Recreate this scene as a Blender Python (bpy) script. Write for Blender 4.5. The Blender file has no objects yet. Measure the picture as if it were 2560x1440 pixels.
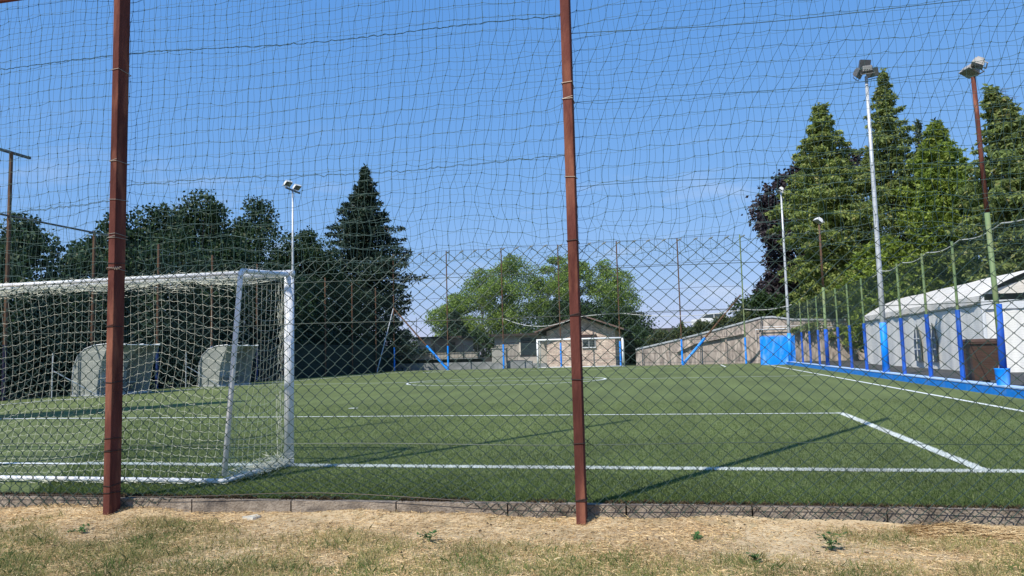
import bpy, math
import numpy as np
from math import sin, cos, pi, radians, atan2, sqrt, floor
from mathutils import Matrix, Vector

# ---------------------------------------------------------------- camera, sky, sun, exposure
scene = bpy.context.scene
col = scene.collection
CF, CYAW, CPITCH, CROLL, CH = 1879.5, -0.22009, 0.087054, -0.025211, 1.0984
fw = Vector((sin(CYAW)*cos(CPITCH), cos(CYAW)*cos(CPITCH), sin(CPITCH)))
rt = Vector((cos(CYAW), -sin(CYAW), 0)); up = rt.cross(fw)
r2 = rt*cos(CROLL)+up*sin(CROLL); u2 = up*cos(CROLL)-rt*sin(CROLL)
cam_d = bpy.data.cameras.new("camera"); cam = bpy.data.objects.new("camera", cam_d); col.objects.link(cam)
cam_d.sensor_width = 36; cam_d.lens = 36*CF/2560; cam_d.clip_end = 3000; cam_d.clip_start = 0.05
cam.matrix_world = Matrix(((r2.x, u2.x, -fw.x, 0), (r2.y, u2.y, -fw.y, 0), (r2.z, u2.z, -fw.z, CH), (0, 0, 0, 1)))
scene.camera = cam

EL, AZ = radians(50), atan2(-.472, -.881)
world = bpy.data.worlds.new("World"); scene.world = world; world.use_nodes = True
wn, wl = world.node_tree.nodes, world.node_tree.links
for n in list(wn): wn.remove(n)
wo = wn.new('ShaderNodeOutputWorld'); bg = wn.new('ShaderNodeBackground'); bg.inputs[1].default_value = 0.125
sky = wn.new('ShaderNodeTexSky'); sky.sky_type = 'NISHITA'; sky.sun_disc = False
sky.sun_elevation = EL; sky.sun_rotation = AZ; sky.air_density = 1; sky.dust_density = 0; sky.ozone_density = 4
EXPO = .45; SKYG = {0: (.61, .78), 1: (.64, .44), 2: (.93, .22)}   # gentle grade of the sky towards a summer blue
tc = wn.new('ShaderNodeTexCoord'); sep = wn.new('ShaderNodeSeparateXYZ'); wl.new(tc.outputs['Generated'], sep.inputs[0])
cn = wn.new('ShaderNodeTexNoise'); cn.inputs['Scale'].default_value = 5.5; cn.inputs['Detail'].default_value = 7; cn.inputs['Roughness'].default_value = .6
mp = wn.new('ShaderNodeMapping'); mp.inputs['Scale'].default_value = (1, 1, 4); mp.inputs['Location'].default_value = (.35, .1, 0)
wl.new(tc.outputs['Generated'], mp.inputs[0]); wl.new(mp.outputs[0], cn.inputs['Vector'])
cr = wn.new('ShaderNodeMapRange'); cr.inputs[1].default_value = .53; cr.inputs[2].default_value = .8; wl.new(cn.outputs[0], cr.inputs[0])
ez = wn.new('ShaderNodeMapRange'); ez.inputs[1].default_value = .30; ez.inputs[2].default_value = .12; wl.new(sep.outputs[2], ez.inputs[0])
mu = wn.new('ShaderNodeMath'); mu.operation = 'MULTIPLY'; wl.new(cr.outputs[0], mu.inputs[0]); wl.new(ez.outputs[0], mu.inputs[1])
mu2 = wn.new('ShaderNodeMath'); mu2.operation = 'MULTIPLY'; mu2.inputs[1].default_value = .5; wl.new(mu.outputs[0], mu2.inputs[0])
mx = wn.new('ShaderNodeMix'); mx.data_type = 'RGBA'; mx.inputs[7].default_value = (5.0, 5.3, 5.9, 1)
wl.new(mu2.outputs[0], mx.inputs[0]); sp = wn.new('ShaderNodeSeparateColor'); cb = wn.new('ShaderNodeCombineColor'); wl.new(sky.outputs[0], sp.inputs[0])
for i in range(3):
    m1 = wn.new('ShaderNodeMath'); m1.operation = 'MULTIPLY'; m1.inputs[1].default_value = .125; wl.new(sp.outputs[i], m1.inputs[0])
    m2 = wn.new('ShaderNodeMath'); m2.operation = 'POWER'; m2.inputs[1].default_value = SKYG[i][1]; wl.new(m1.outputs[0], m2.inputs[0])
    m3 = wn.new('ShaderNodeMath'); m3.operation = 'MULTIPLY'; m3.inputs[1].default_value = SKYG[i][0]/.125/2**EXPO; wl.new(m2.outputs[0], m3.inputs[0]); wl.new(m3.outputs[0], cb.inputs[i])
wl.new(cb.outputs[0], mx.inputs[6]); wl.new(mx.outputs[2], bg.inputs[0]); wl.new(bg.outputs[0], wo.inputs[0])

sd = bpy.data.lights.new("sun", 'SUN'); sd.energy = 4.2; sd.angle = radians(.5); sd.color = (1, .95, .87)
sun = bpy.data.objects.new("sun", sd); col.objects.link(sun)
SUNV = Vector((sin(AZ)*cos(EL), cos(AZ)*cos(EL), sin(EL)))
sun.rotation_euler = SUNV.to_track_quat('Z', 'Y').to_euler(); sun.location = (0, 0, 30)
scene.view_settings.view_transform = 'Standard'; scene.view_settings.look = 'None'
scene.view_settings.exposure = EXPO; scene.view_settings.gamma = 1

# ---------------------------------------------------------------- helpers
class MB:
    """collects shapes, links them as ONE mesh object"""
    def __init__(s): s.v = []; s.f = []; s.n = 0
    def add(s, V, F):
        V = np.asarray(V, float).reshape(-1, 3); F = np.asarray(F, int)
        s.v.append(V); s.f.append(F+s.n); s.n += len(V); return s
    def box(s, x0, x1, y0, y1, z0, z1, rz=0, c=None):
        V = np.array([(x, y, z) for z in (z0, z1) for x, y in ((x0, y0), (x1, y0), (x1, y1), (x0, y1))], float)
        if rz:
            c = np.array(c if c is not None else ((x0+x1)/2, (y0+y1)/2)); d = V[:, :2]-c
            V[:, 0] = c[0]+d[:, 0]*cos(rz)-d[:, 1]*sin(rz); V[:, 1] = c[1]+d[:, 0]*sin(rz)+d[:, 1]*cos(rz)
        return s.add(V, [(3, 2, 1, 0), (4, 5, 6, 7), (0, 1, 5, 4), (1, 2, 6, 5), (2, 3, 7, 6), (3, 0, 4, 7)])
    def hexa(s, V8): return s.add(V8, [(3, 2, 1, 0), (4, 5, 6, 7), (0, 1, 5, 4), (1, 2, 6, 5), (2, 3, 7, 6), (3, 0, 4, 7)])
    def quad(s, a, b, c, d): return s.add([a, b, c, d], [(0, 1, 2, 3)])
    def tube(s, pts, r, n=8, caps=True):
        P = np.asarray(pts, float); m = len(P); R = np.full(m, r) if np.isscalar(r) else np.asarray(r, float)
        T = np.gradient(P, axis=0); T /= np.linalg.norm(T, axis=1)[:, None]+1e-12
        ref = np.array([0, 0, 1.]) if abs(T[:, 2]).mean() < .8 else np.array([1., 0, 0])
        A = np.cross(T, ref); A /= np.linalg.norm(A, axis=1)[:, None]+1e-12; B = np.cross(T, A)
        a = np.arange(n)*2*pi/n
        V = P[:, None]+R[:, None, None]*(np.cos(a)[None, :, None]*A[:, None]+np.sin(a)[None, :, None]*B[:, None])
        F = [(i*n+j, i*n+(j+1) % n, (i+1)*n+(j+1) % n, (i+1)*n+j) for i in range(m-1) for j in range(n)]
        s.add(V.reshape(-1, 3), F)
        if caps and n == 4: s.f.append(np.array([(3, 2, 1, 0), ((m-1)*n, (m-1)*n+1, (m-1)*n+2, (m-1)*n+3)])+s.n-m*n)
        elif caps:
            k = s.n-m*n
            s.f.append(np.array([tuple(k+j for j in range(n))[::-1], tuple(k+(m-1)*n+j for j in range(n))]))
        return s
    def wires(s, A, B, r, n=3):
        A = np.asarray(A, float).reshape(-1, 3); B = np.asarray(B, float).reshape(-1, 3)
        D = B-A; D /= np.linalg.norm(D, axis=1)[:, None]+1e-12
        ref = np.where(np.abs(D[:, 2:3]) < .8, np.array([[0, 0, 1.]]), np.array([[1., 0, 0]]))
        U = np.cross(D, ref); U /= np.linalg.norm(U, axis=1)[:, None]+1e-12; W = np.cross(D, U)
        m = len(A); V = np.zeros((m, 2*n, 3))
        for j in range(n):
            o = (U*cos(2*pi*j/n+.5)+W*sin(2*pi*j/n+.5))*(r[:, None] if not np.isscalar(r) else r)
            V[:, j] = A+o; V[:, n+j] = B+o
        base = (np.arange(m)*2*n)[:, None, None]
        F = base+np.array([(j, (j+1) % n, n+(j+1) % n, n+j) for j in range(n)])[None]
        return s.add(V.reshape(-1, 3), F.reshape(-1, 4))
    def grid(s, G):
        G = np.asarray(G, float); a, b = G.shape[:2]
        i, j = np.meshgrid(np.arange(a-1), np.arange(b-1), indexing='ij'); k = (i*b+j).ravel()
        return s.add(G.reshape(-1, 3), np.stack([k, k+b, k+b+1, k+1], 1))
    def xform(s, M):
        M = np.array(M); s.v = [v@M[:3, :3].T+M[:3, 3] for v in s.v]; return s
    def build(s, name, mat, parent=None, origin=None, smooth=False, label=None):
        V = np.concatenate(s.v)
        if origin is not None: V = V-np.array(origin)
        me = bpy.data.meshes.new(name); me.vertices.add(len(V)); me.vertices.foreach_set('co', V.ravel())
        li = np.concatenate([f.ravel() for f in s.f]); ls = np.concatenate([np.full(len(f), f.shape[1]) for f in s.f])
        me.loops.add(len(li)); me.loops.foreach_set('vertex_index', li)
        me.polygons.add(len(ls)); st = np.concatenate([[0], np.cumsum(ls)[:-1]])
        me.polygons.foreach_set('loop_start', st); me.polygons.foreach_set('loop_total', ls)
        me.polygons.foreach_set('use_smooth', np.full(len(ls), bool(smooth)))
        me.update(calc_edges=True)
        if mat: me.materials.append(mat)
        o = bpy.data.objects.new(name, me); col.objects.link(o)
        if parent: o.parent = parent
        elif origin is not None: o.location = origin
        if label: o['label'] = label
        return o

def tag(o, label=None, cat=None, group=None, kind=None):
    if label: o['label'] = label
    if cat: o['category'] = cat
    if group: o['group'] = group
    if kind: o['kind'] = kind
    return o
def thing(name, loc, label, cat, group=None, rz=0):
    o = bpy.data.objects.new(name, None); col.objects.link(o); o.location = loc; o.rotation_euler.z = rz
    o.empty_display_size = .2
    return tag(o, label, cat, group)
def struct(name, mb, m, kind='structure', **k): return tag(mb.build(name, m, **k), kind=kind)
def copy_tree(o, parent=None):
    c = o.copy(); col.objects.link(c)
    if parent: c.parent = parent
    for ch in [x for x in col.objects if x.parent == o]: copy_tree(ch, c)
    return c

def mat(name, c1, c2=None, scale=8, rough=.7, bump=0, bscale=None, detail=6, stretch=None, lo=.35, hi=.65, metal=0, spec=.3, c3=None, s3=40, f3=.5, coord='Object'):
    m = bpy.data.materials.new(name); m.use_nodes = True; N, L = m.node_tree.nodes, m.node_tree.links
    b = N['Principled BSDF']; b.inputs['Roughness'].default_value = rough; b.inputs['Metallic'].default_value = metal
    b.inputs['Specular IOR Level'].default_value = spec
    t = N.new('ShaderNodeTexCoord'); mpg = N.new('ShaderNodeMapping'); L.new(t.outputs[coord], mpg.inputs[0])
    if stretch: mpg.inputs['Scale'].default_value = stretch
    if c2 is None: b.inputs['Base Color'].default_value = (*c1, 1); last = None
    if c2 is not None:
        n = N.new('ShaderNodeTexNoise'); n.inputs['Scale'].default_value = scale; n.inputs['Detail'].default_value = detail; n.inputs['Roughness'].default_value = .62
        L.new(mpg.outputs[0], n.inputs['Vector'])
        r = N.new('ShaderNodeValToRGB'); r.color_ramp.elements[0].position = lo; r.color_ramp.elements[1].position = hi
        r.color_ramp.elements[0].color = (*c1, 1); r.color_ramp.elements[1].color = (*c2, 1); L.new(n.outputs[0], r.inputs[0]); last = r.outputs[0]
        if c3 is not None:
            n3 = N.new('ShaderNodeTexNoise'); n3.inputs['Scale'].default_value = s3; n3.inputs['Detail'].default_value = 5; L.new(mpg.outputs[0], n3.inputs['Vector'])
            r3 = N.new('ShaderNodeMapRange'); r3.inputs[1].default_value = .5; r3.inputs[2].default_value = .72; r3.inputs[4].default_value = f3; L.new(n3.outputs[0], r3.inputs[0])
            x = N.new('ShaderNodeMix'); x.data_type = 'RGBA'; L.new(r3.outputs[0], x.inputs[0]); L.new(last, x.inputs[6]); x.inputs[7].default_value = (*c3, 1); last = x.outputs[2]
        L.new(last, b.inputs['Base Color'])
    if bump:
        nb = N.new('ShaderNodeTexNoise'); nb.inputs['Scale'].default_value = bscale or scale*3; nb.inputs['Detail'].default_value = 5; L.new(mpg.outputs[0], nb.inputs['Vector'])
        bp = N.new('ShaderNodeBump'); bp.inputs['Strength'].default_value = bump; bp.inputs['Distance'].default_value = .02
        L.new(nb.outputs[0], bp.inputs['Height']); L.new(bp.outputs[0], b.inputs['Normal'])
    return m
def leafmat(name, a, b_, c=None, trans=.25, rough=.55):
    """leaf colours vary from leaf to leaf"""
    m = bpy.data.materials.new(name); m.use_nodes = True; N, L = m.node_tree.nodes, m.node_tree.links
    b = N['Principled BSDF']; out = N['Material Output']; b.inputs['Roughness'].default_value = rough; b.inputs['Specular IOR Level'].default_value = .25
    g = N.new('ShaderNodeNewGeometry'); r = N.new('ShaderNodeValToRGB'); r.color_ramp.elements[0].color = (*a, 1); r.color_ramp.elements[1].color = (*b_, 1)
    if c is not None: e = r.color_ramp.elements.new(.9); e.color = (*b_, 1); r.color_ramp.elements[-1].color = (*c, 1)
    L.new(g.outputs['Random Per Island'], r.inputs[0])
    tcx = N.new('ShaderNodeTexCoord'); n = N.new('ShaderNodeTexNoise'); n.inputs['Scale'].default_value = .9; n.inputs['Detail'].default_value = 3; L.new(tcx.outputs['Object'], n.inputs['Vector'])
    mr = N.new('ShaderNodeMapRange'); mr.inputs[1].default_value = .3; mr.inputs[2].default_value = .7; mr.inputs[3].default_value = .72; mr.inputs[4].default_value = 1.3; L.new(n.outputs[0], mr.inputs[0])
    x = N.new('ShaderNodeVectorMath'); x.operation = 'SCALE'; L.new(r.outputs[0], x.inputs[0]); L.new(mr.outputs[0], x.inputs['Scale'])
    L.new(x.outputs[0], b.inputs['Base Color'])
    t = N.new('ShaderNodeBsdfTranslucent'); L.new(x.outputs[0], t.inputs[0]); ms = N.new('ShaderNodeMixShader'); ms.inputs[0].default_value = trans
    L.new(b.outputs[0], ms.inputs[1]); L.new(t.outputs[0], ms.inputs[2]); L.new(ms.outputs[0], out.inputs[0])
    return m

M = dict(
  soil=mat('dry_soil', (.36, .26, .15), (.56, .44, .27), 2.2, .95, .8, 40, c3=(.14, .12, .05), s3=9, f3=.5, detail=9),
  asphalt=mat('asphalt', (.045, .045, .045), (.085, .08, .075), 3, .9, .3, 90),
  kerb=mat('kerb_concrete', (.16, .13, .10), (.34, .285, .225), 6, .9, .7, 60, c3=(.07, .06, .055), s3=9, f3=.85, detail=12),
  concrete=mat('stained_concrete', (.25, .205, .18), (.62, .53, .45), 1.6, .9, .3, 30, stretch=(2.2, 2.2, .55), c3=(.10, .09, .085), s3=3.0, f3=.8, detail=10),
  lowwall=mat('grey_concrete', (.17, .18, .18), (.30, .31, .31), 1.5, .9, .2, 20),
  rust=mat('rust_paint', (.070, .024, .019), (.150, .052, .040), 7, .85, .35, 90, stretch=(1, 1, .22), c3=(.30, .125, .075), s3=9, f3=.8, detail=10, spec=.1),
  rust_thin=mat('rusty_post', (.085, .045, .028), (.15, .085, .05), 3, .75, stretch=(1, 1, .4)),
  greenpost=mat('green_post', (.12, .19, .085), (.19, .26, .12), 4, .6, stretch=(1, 1, .4), c3=(.25, .13, .06), s3=3, f3=.35),
  blue=mat('royal_blue_pad', (.006, .055, .34), (.014, .11, .52), 5, .7, .35, 50, stretch=(1, 1, .3), c3=(.12, .20, .42), s3=6, f3=.5, detail=9),
  darkblue=mat('faded_dark_blue_pad', (.010, .030, .11), (.02, .05, .16), 5, .8),
  ltblue=mat('light_blue_paint', (.0, .22, .86), (.01, .30, .95), 3, .5, .2, 30, stretch=(1.6, 1.6, .7), c3=(.30, .52, .88), s3=2.0, f3=.6, detail=9),
  kerbblue=mat('blue_kerb_paint', (.002, .19, .70), (.008, .25, .78), 5, .6, .2, 40, c3=(.3, .45, .75), s3=6, f3=.3),
  kerbtop=mat('pale_blue_kerb_top', (.25, .42, .70), (.50, .62, .80), 7, .8),
  galv=mat('galvanised', (.42, .44, .45), (.60, .62, .63), 9, .45, metal=.3),
  white=mat('white_paint', (.74, .75, .76), (.82, .83, .83), 5, .4, c3=(.42, .27, .16), s3=5, f3=.28),
  farwhite=mat('clean_white_paint', (.80, .81, .82)),
  wire=mat('green_wire', (.014, .034, .024), (.028, .056, .040), 20, .45, spec=.5),
  netd=mat('dark_green_net_cord', (.020, .055, .055), (.035, .08, .07), 20, .7),
  netw=mat('thin_net_wire', (.045, .085, .075), (.07, .12, .10), 20, .6),
  rope=mat('pale_rope', (.50, .50, .46), (.65, .65, .6), 20, .8),
  gnet=mat('cream_net_cord', (.48, .48, .38), (.66, .66, .54), 14, .8),
  tie=mat('tie_wire', (.32, .27, .22), None, 10, .5, metal=.5),
  dtie=mat('dark_tie_wire', (.05, .04, .035), None, 10, .5, metal=.5),
  line=mat('white_line', (.62, .66, .62), (.78, .80, .78), 60, .9, .3, 200),
  brickp=None,
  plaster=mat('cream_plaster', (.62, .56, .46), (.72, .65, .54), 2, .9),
  annexpl=mat('shade_greyed_plaster', (.36, .33, .29), (.46, .42, .36), 1.5, .9),  # cream plaster colour lowered to stand for the shade on the annex
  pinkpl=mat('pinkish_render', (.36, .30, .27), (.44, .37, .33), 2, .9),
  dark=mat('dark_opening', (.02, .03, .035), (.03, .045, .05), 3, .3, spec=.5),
  lintel=mat('dark_lintel', (.05, .03, .03)),
  roof=mat('brown_roof', (.13, .085, .07), (.21, .145, .12), 6, .85, .3, 20),
  darkroof=mat('dark_flat_roof', (.045, .035, .03)),
  rail=mat('dark_railing', (.02, .025, .025)),
  glass=None,
  tent=mat('white_tent_cloth', (.72, .68, .60), (.84, .80, .73), 1.2, .65, .9, 1.6, c3=(.62, .50, .38), s3=.9, f3=.3),
  tentwall=mat('tent_wall_cloth', (.76, .75, .69), (.85, .83, .77), 1.1, .7, .35, 2.2, stretch=(1.5, 1.5, .5)),
  tentw=mat('tent_window_film', (.05, .065, .06), (.09, .10, .09), 3, .25),
  tentp=mat('white_tent_pole', (.70, .72, .72)),
  bin=mat('brown_plastic', (.085, .045, .030), (.12, .065, .042), 5, .5, stretch=(1, 1, 6)),
  black=mat('black_rubber', (.015, .015, .015)),
  lampm=mat('grey_lamp_metal', (.07, .075, .08), (.15, .15, .15), 6, .5, metal=.3),
  lampw2=mat('weathered_lamp_metal', (.30, .28, .26), (.42, .40, .37), 6, .5),
  lampw=mat('pale_lamp_metal', (.60, .60, .58), (.70, .70, .68), 6, .4),
  lampg=mat('lamp_glass', (.10, .11, .12), None, 1, .15, spec=.6),
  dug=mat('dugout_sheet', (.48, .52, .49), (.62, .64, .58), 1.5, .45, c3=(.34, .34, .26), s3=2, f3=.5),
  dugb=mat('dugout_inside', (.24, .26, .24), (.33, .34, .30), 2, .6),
  bark=mat('bark', (.06, .045, .035), (.13, .10, .08), 4, .95, .8, 14, stretch=(1, 1, .25)),
  barkg=mat('grey_bark', (.11, .10, .085), (.20, .18, .155), 4, .95, .6, 14, stretch=(1, 1, .25)),
  cloth=mat('dark_windscreen', (.006, .015, .012), (.011, .022, .018), 2, .8),
  utility=mat('utility_cabinet', (.30, .29, .26), (.36, .35, .31), 3, .7),
  carw=mat('white_car_paint', (.78, .79, .80), None, 1, .25, spec=.5),
  carg=mat('car_window', (.04, .055, .06), None, 1, .1, spec=.6),
  stone=mat('pale_stone', (.40, .38, .32), (.55, .52, .44), 9, .9, .5, 50),
  stoney=mat('yellow_stone', (.50, .40, .25), (.62, .50, .32), 9, .9, .5, 50),
  hill=mat('bank_grass', (.05, .075, .03), (.12, .13, .05), .8, .95, .5, 6),
  teal=mat('teal_mast', (.16, .32, .33)),
  maple=leafmat('maple_leaves', (.010, .030, .012), (.042, .080, .028), (.095, .095, .05), .2),
  spruce=leafmat('spruce_needles', (.010, .026, .017), (.034, .062, .034), (.085, .085, .05), .1),
  cypress=leafmat('cypress_sprays', (.10, .155, .034), (.32, .38, .11), (.42, .38, .15), .42),
  cypress2=leafmat('darker_cypress_sprays', (.085, .13, .036), (.28, .34, .105), (.38, .34, .14), .42),
  thuja=leafmat('bright_thuja_sprays', (.09, .15, .020), (.29, .37, .065), (.38, .42, .12), .42),
  bluec=leafmat('blue_green_needles', (.035, .055, .035), (.10, .13, .07), None, .15),
  locust=leafmat('locust_leaves', (.13, .20, .04), (.28, .39, .09), (.36, .44, .13), .45),
  beech=leafmat('purple_leaves', (.020, .016, .020), (.052, .040, .046), (.095, .08, .085), .2),
  bush=leafmat('bush_leaves', (.015, .035, .010), (.050, .090, .025), None, .2),
  hedge=leafmat('hedge_leaves', (.035, .055, .018), (.10, .125, .04), (.18, .15, .08), .2),
  darkhedge=leafmat('dark_hedge_leaves', (.008, .020, .010), (.022, .045, .020), None, .1),
  weed=leafmat('weed_leaves', (.04, .10, .03), (.10, .20, .05), None, .3),
  straw=leafmat('straw_blades', (.36, .23, .11), (.74, .55, .29), (.88, .72, .44), .15, .7),
  grass=leafmat('half_dry_grass', (.16, .18, .05), (.50, .42, .19), (.74, .62, .34), .3, .7),
  ggrass=leafmat('green_grass_blades', (.07, .12, .03), (.20, .25, .08), None, .3, .7),
  turfb=leafmat('turf_fibres', (.060, .098, .026), (.150, .205, .062), (.26, .30, .13), .3, .6),
  fray=leafmat('frayed_backing', (.03, .022, .015), (.11, .075, .04), (.20, .15, .08), .1, .8),
  whiteb=leafmat('white_turf_fibres', (.50, .54, .50), (.78, .80, .78), None, .2, .7),
)
def turf_material():
    m = mat('artificial_turf', (.076, .105, .030), (.150, .180, .055), 14, .9, .5, 160, c3=(.15, .18, .08), s3=70, f3=.5, detail=12, lo=.38, hi=.62)
    N, L = m.node_tree.nodes, m.node_tree.links; b = N['Principled BSDF']; src = b.inputs['Base Color'].links[0].from_socket
    t = N.new('ShaderNodeTexCoord'); n = N.new('ShaderNodeTexNoise'); n.inputs['Scale'].default_value = .5; n.inputs['Detail'].default_value = 6
    mp_ = N.new('ShaderNodeMapping'); mp_.inputs['Scale'].default_value = (1, .5, 1); L.new(t.outputs['Object'], mp_.inputs[0]); L.new(mp_.outputs[0], n.inputs['Vector'])
    w = N.new('ShaderNodeTexWave'); w.inputs['Scale'].default_value = .32; w.inputs['Distortion'].default_value = 1.2; w.inputs['Detail'].default_value = 3; L.new(t.outputs['Object'], w.inputs['Vector'])
    mr = N.new('ShaderNodeMapRange'); mr.inputs[1].default_value = .3; mr.inputs[2].default_value = .7; mr.inputs[3].default_value = .80; mr.inputs[4].default_value = 1.18; L.new(n.outputs[0], mr.inputs[0])
    mr2 = N.new('ShaderNodeMapRange'); mr2.inputs[3].default_value = .93; mr2.inputs[4].default_value = 1.07; L.new(w.outputs[1], mr2.inputs[0])
    k = N.new('ShaderNodeMath'); k.operation = 'MULTIPLY'; L.new(mr.outputs[0], k.inputs[0]); L.new(mr2.outputs[0], k.inputs[1])
    x = N.new('ShaderNodeVectorMath'); x.operation = 'SCALE'; L.new(src, x.inputs[0]); L.new(k.outputs[0], x.inputs['Scale']); L.new(x.outputs[0], b.inputs['Base Color'])
    return m
M['turf'] = turf_material()
def brick_material():
    m = bpy.data.materials.new('pale_brick'); m.use_nodes = True; N, L = m.node_tree.nodes, m.node_tree.links; b = N['Principled BSDF']; b.inputs['Roughness'].default_value = .9
    t = N.new('ShaderNodeTexCoord'); mp_ = N.new('ShaderNodeMapping'); mp_.inputs['Rotation'].default_value = (pi/2, 0, 0); L.new(t.outputs['Object'], mp_.inputs[0])
    k = N.new('ShaderNodeTexBrick'); k.inputs['Scale'].default_value = 1; k.inputs['Brick Width'].default_value = .27; k.inputs['Row Height'].default_value = .10; k.inputs['Mortar Size'].default_value = .014
    k.inputs['Color1'].default_value = (.52, .36, .29, 1); k.inputs['Color2'].default_value = (.82, .66, .52, 1); k.inputs['Mortar'].default_value = (.36, .30, .26, 1)
    L.new(mp_.outputs[0], k.inputs['Vector']); n = N.new('ShaderNodeTexNoise'); n.inputs['Scale'].default_value = 3; n.inputs['Detail'].default_value = 8; L.new(t.outputs['Object'], n.inputs['Vector'])
    mr = N.new('ShaderNodeMapRange'); mr.inputs[1].default_value = .3; mr.inputs[2].default_value = .7; mr.inputs[3].default_value = .72; mr.inputs[4].default_value = 1.25; L.new(n.outputs[0], mr.inputs[0])
    x = N.new('ShaderNodeVectorMath'); x.operation = 'SCALE'; L.new(k.outputs[0], x.inputs[0]); L.new(mr.outputs[0], x.inputs['Scale']); L.new(x.outputs[0], b.inputs['Base Color'])
    return m
M['brick'] = brick_material()

# ---------------------------------------------------------------- ground, pitch, lines
GZ = -.11
def rise(x, y): return .032*np.exp(-(np.clip(FY(x)+.03-y, 0, 9)/.10)**2)*(1+.4*np.sin(x*2.3)+.25*np.sin(x*7.1))+.010*np.sin(x*1.7+y*2)*np.sin(y*3.1-x)
def FY(X): return 5.45+.022*(X+.75)           # line of the near fence mesh
rng = np.random.default_rng(5)
def gridground(x0, x1, y0, y1, st, amp, seed):
    xs = np.arange(x0, x1+st, st); ys = np.linspace(y0, y1, max(2, int((y1-y0)/st)+1)); X, Y = np.meshgrid(xs, ys, indexing='ij')
    r = np.random.default_rng(seed); Z = np.full_like(X, GZ)
    for k in range(10):
        a = r.uniform(0, 6.3); w = r.uniform(1.5, 9); Z += amp*np.sin((X*cos(a)+Y*sin(a))*w+r.uniform(0, 6))/w*1.5
    return np.stack([X, Y, Z+rise(X, Y)], -1)
g = MB().box(-900, 900, -300, 5.30, -1.2, GZ-.03); struct('ground', g, M['soil'])
g = MB(); g.grid(gridground(-14, 9, -2, 5.50, .08, .004, 3)); struct('verge', g, M['soil'])
g = MB()
for x0 in np.arange(-14.2, 9, .86):
    yy = FY(x0+.43)+.035; g.box(x0+.006, x0+.854, yy, yy+.07, GZ-.12, .008+.006*sin(x0*7), rz=.022)
struct('kerb', g, M['kerb'])
g = MB().quad((-21.2, FY(-21.2)+.10, 0), (6.28, FY(6.28)+.10, 0), (6.28, 53.9, 0), (-21.2, 53.9, 0)); struct('football_pitch', g, M['turf'])
g = MB().box(-900, 900, 5.6, 1500, -1.2, -.03); struct('terrain', g, M['hill'])
g = MB().box(6.5, 60, 2, 56, -.02, .05); struct('paved_yard', g, M['asphalt'])
g = MB().box(6.26, 6.56, 7.5, 50.2, -.02, .175); kb = MB().box(6.25, 6.57, 7.5, 50.2, .175, .20)
kw = thing('blue_kerb_wall', (6.4, 8, 0), 'low blue painted kerb wall running along the right touchline', 'wall')
g.build('wall_face', M['kerbblue'], kw, (6.4, 8, 0)); kb.build('coping', M['kerbtop'], kw, (6.4, 8, 0), label='pale worn top of the blue kerb wall')

Y1, Y2, Y3, XR, XB, XL, XC = 7.19, 13.19, 52.56, 5.14, 2.46, -19.2, -7.03
W = .1
lines = MB()
def lrect(x0, x1, y0, y1, z=.006): lines.quad((x0, y0, z), (x1, y0, z), (x1, y1, z), (x0, y1, z))
lrect(XL, XR+W/2, Y3, Y3+W); lrect(XL, XR+W/2, Y1-W/2, Y1+W/2); lrect(XR-W/2, XR+W/2, Y1+W/2, Y3); lrect(XL-W/2, XL+W/2, Y1+W/2, Y3)
XBL = 2*XC-XB
lrect(XBL, XB+W/2, Y2-W/2, Y2+W/2); lrect(XB-W/2, XB+W/2, Y1+W/2, Y2-W/2); lrect(XBL-W/2, XBL+W/2, Y1+W/2, Y2-W/2)
lrect(XBL, XB, Y3-6-W/2, Y3-6+W/2); lrect(XB-W/2, XB+W/2, Y3-6+W/2, Y3-.001); lrect(XBL-W/2, XBL+W/2, Y3-6+W/2, Y3-.001)
lrect(XL+W/2, XR-W/2, 29.83, 29.93)
for k in range(64):
    a0, a1 = 2*pi*k/64, 2*pi*(k+1)/64; cy = 29.88
    lines.add([(XC+r*cos(a), cy+r*sin(a), .009) for r, a in ((3.95, a0), (4.05, a0), (4.05, a1), (3.95, a1))], [(0, 1, 2, 3)])
lines.add([(XC+.11*cos(a), 15.33+.11*sin(a), .006) for a in np.arange(12)*pi/6], [tuple(range(12))])
struct('pitch_markings', lines, M['line'])

def vnoise(x, y, s, seed):
    rr = np.random.default_rng(seed); t = np.zeros_like(x)
    for k in range(7):
        a = rr.uniform(0, 6.3); w = rr.uniform(.6, 2.2)*s; t += np.sin((x*cos(a)+y*sin(a))*w+rr.uniform(0, 6)+1.3*np.sin((x*sin(a)-y*cos(a))*w*.7))
    return t/7
def blades(P, h, w, lean, rng_, flat=False):
    n = len(P); a = rng_.uniform(0, 2*pi, n); b = rng_.uniform(0, 2*pi, n)
    d = np.stack([np.cos(a), np.sin(a), np.zeros(n)], 1)*w[:, None]*.5
    l = np.stack([np.cos(b)*lean, np.sin(b)*lean, h], 1)
    mid = P+l*np.array([.35, .35, .6]); V = np.stack([P-d, P+d, mid+d*.8, P+l, mid-d*.8], 1)
    i = np.arange(n)[:, None]*5
    return V.reshape(-1, 3), (i+np.array([[0, 1, 2, 3, 4]]))
r = np.random.default_rng(11); n = 230000
yy = 5.50+(r.random(n)**2.4)*11; xx = r.uniform(-1, 1, n)*(1.9+.46*yy)-.215*yy+.1
cen = np.abs(yy-Y1) < W/2; keep = (~cen) & ~((np.abs(xx-XB) < W/2) & (yy > Y1)) & (xx < 6.1) & (yy > FY(xx)+.11)
P = np.stack([xx, yy, np.zeros(n)], 1)[keep]; m_ = len(P)
V, F = blades(P, r.uniform(.012, .028, m_), r.uniform(.003, .006, m_), r.uniform(.004, .018, m_), r)
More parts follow.
